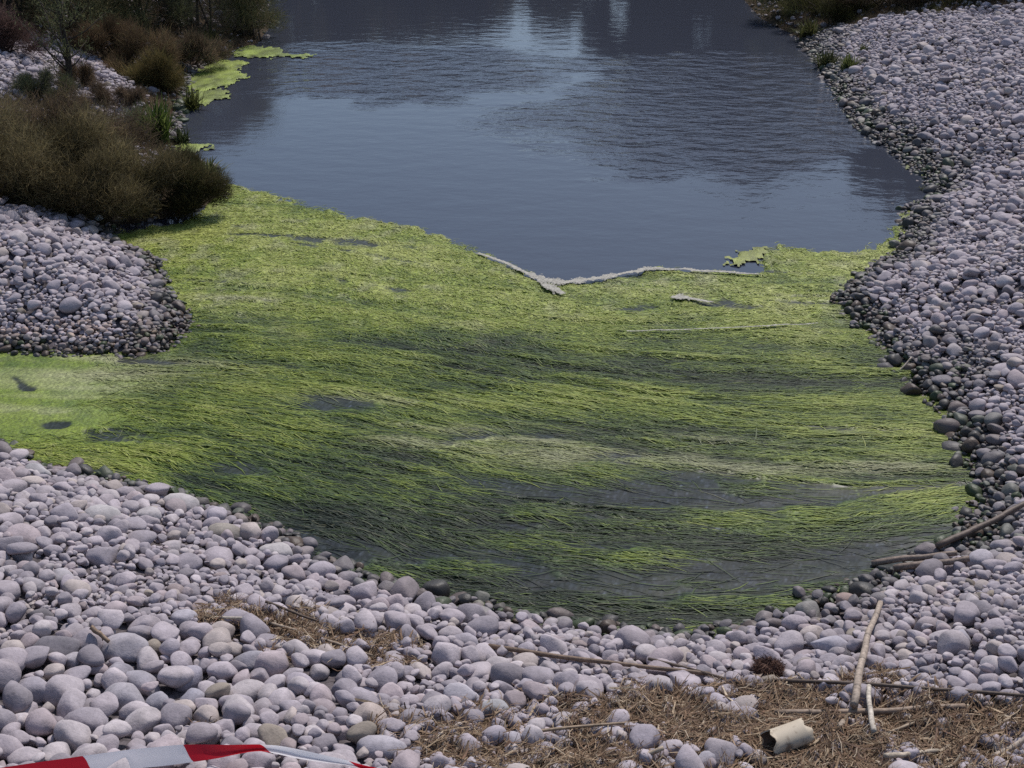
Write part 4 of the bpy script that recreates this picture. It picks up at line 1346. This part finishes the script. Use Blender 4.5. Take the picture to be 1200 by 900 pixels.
GRN = [(.075, .11, .025), (.10, .14, .03), (.05, .08, .02), (.14, .17, .05)]
tuft("spiky_plant", 186, 166, .62, .42, 170, GRN, "bright spiky green plant on the shore beside the pool", "plant", .022, seed=3, droop=.35)
tuft("leafy_weed", 162, 152, .38, .34, 150, [(.11, .13, .07), (.14, .16, .09), (.08, .095, .05)], "grey green leafy weed among stones next to the spiky plant", "weed", .03, "weeds along the water's edge", 4)
tuft("leafy_weed", 214, 168, .30, .25, 90, [(.05, .065, .03), (.07, .085, .035)], "dark small weed in the water beyond the spiky plant", "weed", .02, "weeds along the water's edge", 5)
tuft("leafy_weed", 242, 212, .32, .34, 130, [(.13, .14, .06), (.10, .12, .045), (.17, .17, .08)], "pale weed tuft between the shrub row and the pool", "weed", .024, "weeds along the water's edge", 6)
tuft("leafy_weed", 226, 128, .4, .3, 110, [(.10, .11, .03), (.075, .08, .025)], "yellow green weed at the foot of the yellowish heath", "weed", .018, "weeds along the water's edge", 7)
tuft("leafy_weed", 246, 58, .45, .35, 120, [(.10, .11, .05), (.08, .085, .035)], "light weed under the grey brown twiggy shrub", "weed", .016, "weeds along the water's edge", 8)
tuft("leafy_weed", 946, 46, .42, .40, 150, [(.075, .085, .03), (.10, .105, .035), (.06, .055, .025)], "olive weed tuft where the far stones meet the dark bank", "weed", .02, "weeds along the water's edge", 9)
tuft("leafy_weed", 968, 80, .35, .35, 130, [(.08, .09, .035), (.06, .065, .03)], "dull green weed on the far shore stones", "weed", .02, "weeds along the water's edge", 10)
tuft("leafy_weed", 994, 84, .32, .30, 120, [(.13, .15, .05), (.10, .12, .04)], "brighter green weed set back among the far shore stones", "weed", .022, "weeds along the water's edge", 11)
tuft("leafy_weed", 1012, 62, .2, .2, 60, [(.10, .11, .045), (.08, .09, .035)], "tiny weed farther up the far pebble slope", "weed", .015, "weeds along the water's edge", 12)
tuft("leafy_weed", 1085, 222, .12, .16, 60, [(.12, .13, .05), (.09, .10, .04)], "tiny weed at the stony corner of the pool", "weed", .012, "weeds along the water's edge", 13)
# dark bank at the head of the right-hand shore
for q, (px, py, rx, h, cols, lab) in enumerate([
        (925, 14, .7, .9, DKG, "dark green shrub at the head of the far right shore"),
        (968, 20, .7, .55, [(.09, .09, .03), (.07, .07, .03), (.06, .05, .03)], "olive low shrub next to the dark green one above the stones"),
        (1020, 10, .8, .6, BRW + OLV[:1], "olive brown shrub along the top of the far pebble slope"),
        (1075, 2, .9, .7, BRW, "brown shrub in the middle of the far slope's top"),
        (1135, -4, .9, .7, RED[:2] + BRW, "rust brown shrub along the far slope's top"),
        (1195, -8, .9, .8, BRW, "brown shrub at the far slope's end by the picture's edge")]):
    shrub("crest_shrub", at(px, py), rx, .6, h, 5500, cols, lab, seed=50 + q, blade=(.07, .18), group="shrubs on the crest of the right slope")


def undergrowth(name, pxpoly, n, cols, label, seed):
    """Low heath, twigs and dead grass between the shrubs, rooted on the slope."""
    r = np.random.default_rng(seed)
    pp = np.array(pxpoly, float)
    g = np.array([hit(a, b)[:2] for a, b in pp])
    x = r.uniform(g[:, 0].min(), g[:, 0].max(), n * 4); y = r.uniform(g[:, 1].min(), g[:, 1].max(), n * 4)
    dd = shore_d(x, y)
    sel = np.nonzero(in_poly(x, y, g) & (dd > 0.0) & (fbm(x * 2, y * 2, seed) > .36))[0][:n]
    x, y = x[sel], y[sel]; n = len(x)
    d = r.normal(size=(n, 3)) * np.array([.6, .6, .3]) + np.array([0, 0, .8]); d /= np.linalg.norm(d, axis=1)[:, None]
    L = r.uniform(.06, .24, n) * (.5 + fbm(x * 1.5, y * 1.5, seed + 2))
    P0 = np.stack([x, y, land(x, y) - .01], -1)
    P = P0[:, None] + d[:, None] * (L[:, None] * np.linspace(0, 1, 3)[None])[..., None]
    P[:, 2, 2] -= L * r.uniform(0, .4, n)
    S = np.cross(d, r.normal(size=(n, 3))); S /= np.linalg.norm(S, axis=1)[:, None]
    W = r.uniform(.003, .009, n)[:, None] * np.array([.9, 1, .2])[None]
    C = np.array(cols)[(vnoise(x * 2.3, y * 2.3, seed + 4) * .999 * len(cols)).astype(int)] * r.uniform(.7, 1.3, n)[:, None]
    V, F, Cc = ribbons(P, W, S[:, None] * np.ones((1, 3, 1)), C)
    tag(link(name, arr_mesh(name, V, F, Cc), M_LEAF), label, "undergrowth", kind="stuff")


undergrowth("undergrowth", [(-80, 0), (310, 0), (300, 60), (225, 84), (205, 165), (250, 235), (190, 262), (110, 268), (0, 240), (-80, 235), (-80, 130), (40, 120), (150, 140), (140, 95), (95, 62), (-80, 40)], 16000,
            [(.11, .065, .04), (.085, .07, .035), (.13, .085, .05), (.07, .065, .03), (.10, .085, .04)], "low brown and olive undergrowth between the left shrubs", 301)
undergrowth("undergrowth", [(840, -12), (890, 28), (940, 52), (1000, 34), (1050, 24), (1230, 10), (1230, -14)], 9000,
            [(.085, .06, .04), (.08, .075, .03), (.06, .05, .035), (.10, .07, .045)], "brown undergrowth along the crest of the right slope", 302)


# trees and scrub beyond the pool: out of the frame, seen in the water
def tree(x, y, h, r_, cols, seed, label):
    z0 = float(land(x, y, poly_sd(np.array([x]), np.array([y]), SHORE))[0])
    o = empty("tree", (x, y, z0))
    r = np.random.default_rng(seed)
    parts = [tube([(0, 0, -.2), (.05, 0, h * .25), (-.05, .05, h * .55), (0, 0, h * .9)], np.array([.16, .12, .08, .02]) * h / 5, 8)]
    nc = 26
    a = r.uniform(0, 6.28, nc); z = r.uniform(.12, 1, nc); pr = np.sqrt(np.clip(1 - ((z - .42) / .62) ** 2, .05, 1)) * r.random(nc) ** .4
    CC = np.stack([np.cos(a) * pr * r_, np.sin(a) * pr * r_, z * h], -1)
    for q in range(14):
        e = CC[q]; s0 = np.array([0, 0, max(.15 * h, e[2] * .6)])
        parts.append(tube([s0, s0 * .5 + e * .5, e], np.array([.06, .04, .012]) * h / 5, 5))
    link("trunk", py_mesh("trunk", parts, colors=[np.array((.06, .045, .035))] * len(parts)), M_STEM, o)
    n = 9000
    k = r.integers(0, nc, n); q = r.normal(size=(n, 3)); q /= np.linalg.norm(q, axis=1)[:, None]
    P0 = CC[k] + q * (r.uniform(.25, .42, nc)[k] * r_ * r.random(n) ** .4)[:, None]
    P0[:, 2] = np.maximum(P0[:, 2], .05)
    d = r.normal(size=(n, 3)); d /= np.linalg.norm(d, axis=1)[:, None]
    P = P0[:, None] + d[:, None] * (r.uniform(.14, .3, n)[:, None] * np.linspace(0, 1, 3)[None])[..., None]
    S = np.cross(d, r.normal(size=(n, 3))); S /= np.linalg.norm(S, axis=1)[:, None]
    W = r.uniform(.09, .19, n)[:, None] * np.array([.4, 1, .2])[None]
    C = np.array(cols)[r.integers(0, len(cols), n)] * (r.uniform(.6, 1.3, nc)[k] * r.uniform(.8, 1.2, n))[:, None]
    V, F, Cc = ribbons(P, W, S[:, None] * np.ones((1, 3, 1)), C)
    link("crown", arr_mesh("crown", V, F, Cc), M_LEAF, o)
    return tag(o, label, "tree", "trees round the far end of the pool")


far = [(-9.5, 33, 3.0), (-9, 38, 3.4), (-7, 42.5, 3.2), (-5.4, 45, 3.3), (-3.4, 45.8, 3.2), (-1.2, 46.4, 3.0), (-4.5, 47.2, 3.4), (-2.2, 47.8, 3.3), (1.0, 48, 2.8), (5.0, 45.4, 6.0), (6.5, 43.9, 6.2), (7.8, 41.6, 6.0), (8.6, 38.5, 5.6), (8.8, 34.8, 4.4), (9.5, 31, 3.8), (7.2, 46.2, 6.2), (8.6, 44, 6.2),
       (4.0, 47, 4.6), (-12, 40, 4.2), (11, 39, 5.5)]
for q, (x, y, h) in enumerate(far):
    tree(x, y, h, (1.9 if x > 3 else 1.5) + .1 * (q % 4), BRW + DKG if x > 3 else DKG + BRW[:1], 200 + q, "tall bushy tree beyond the far end of the pool")
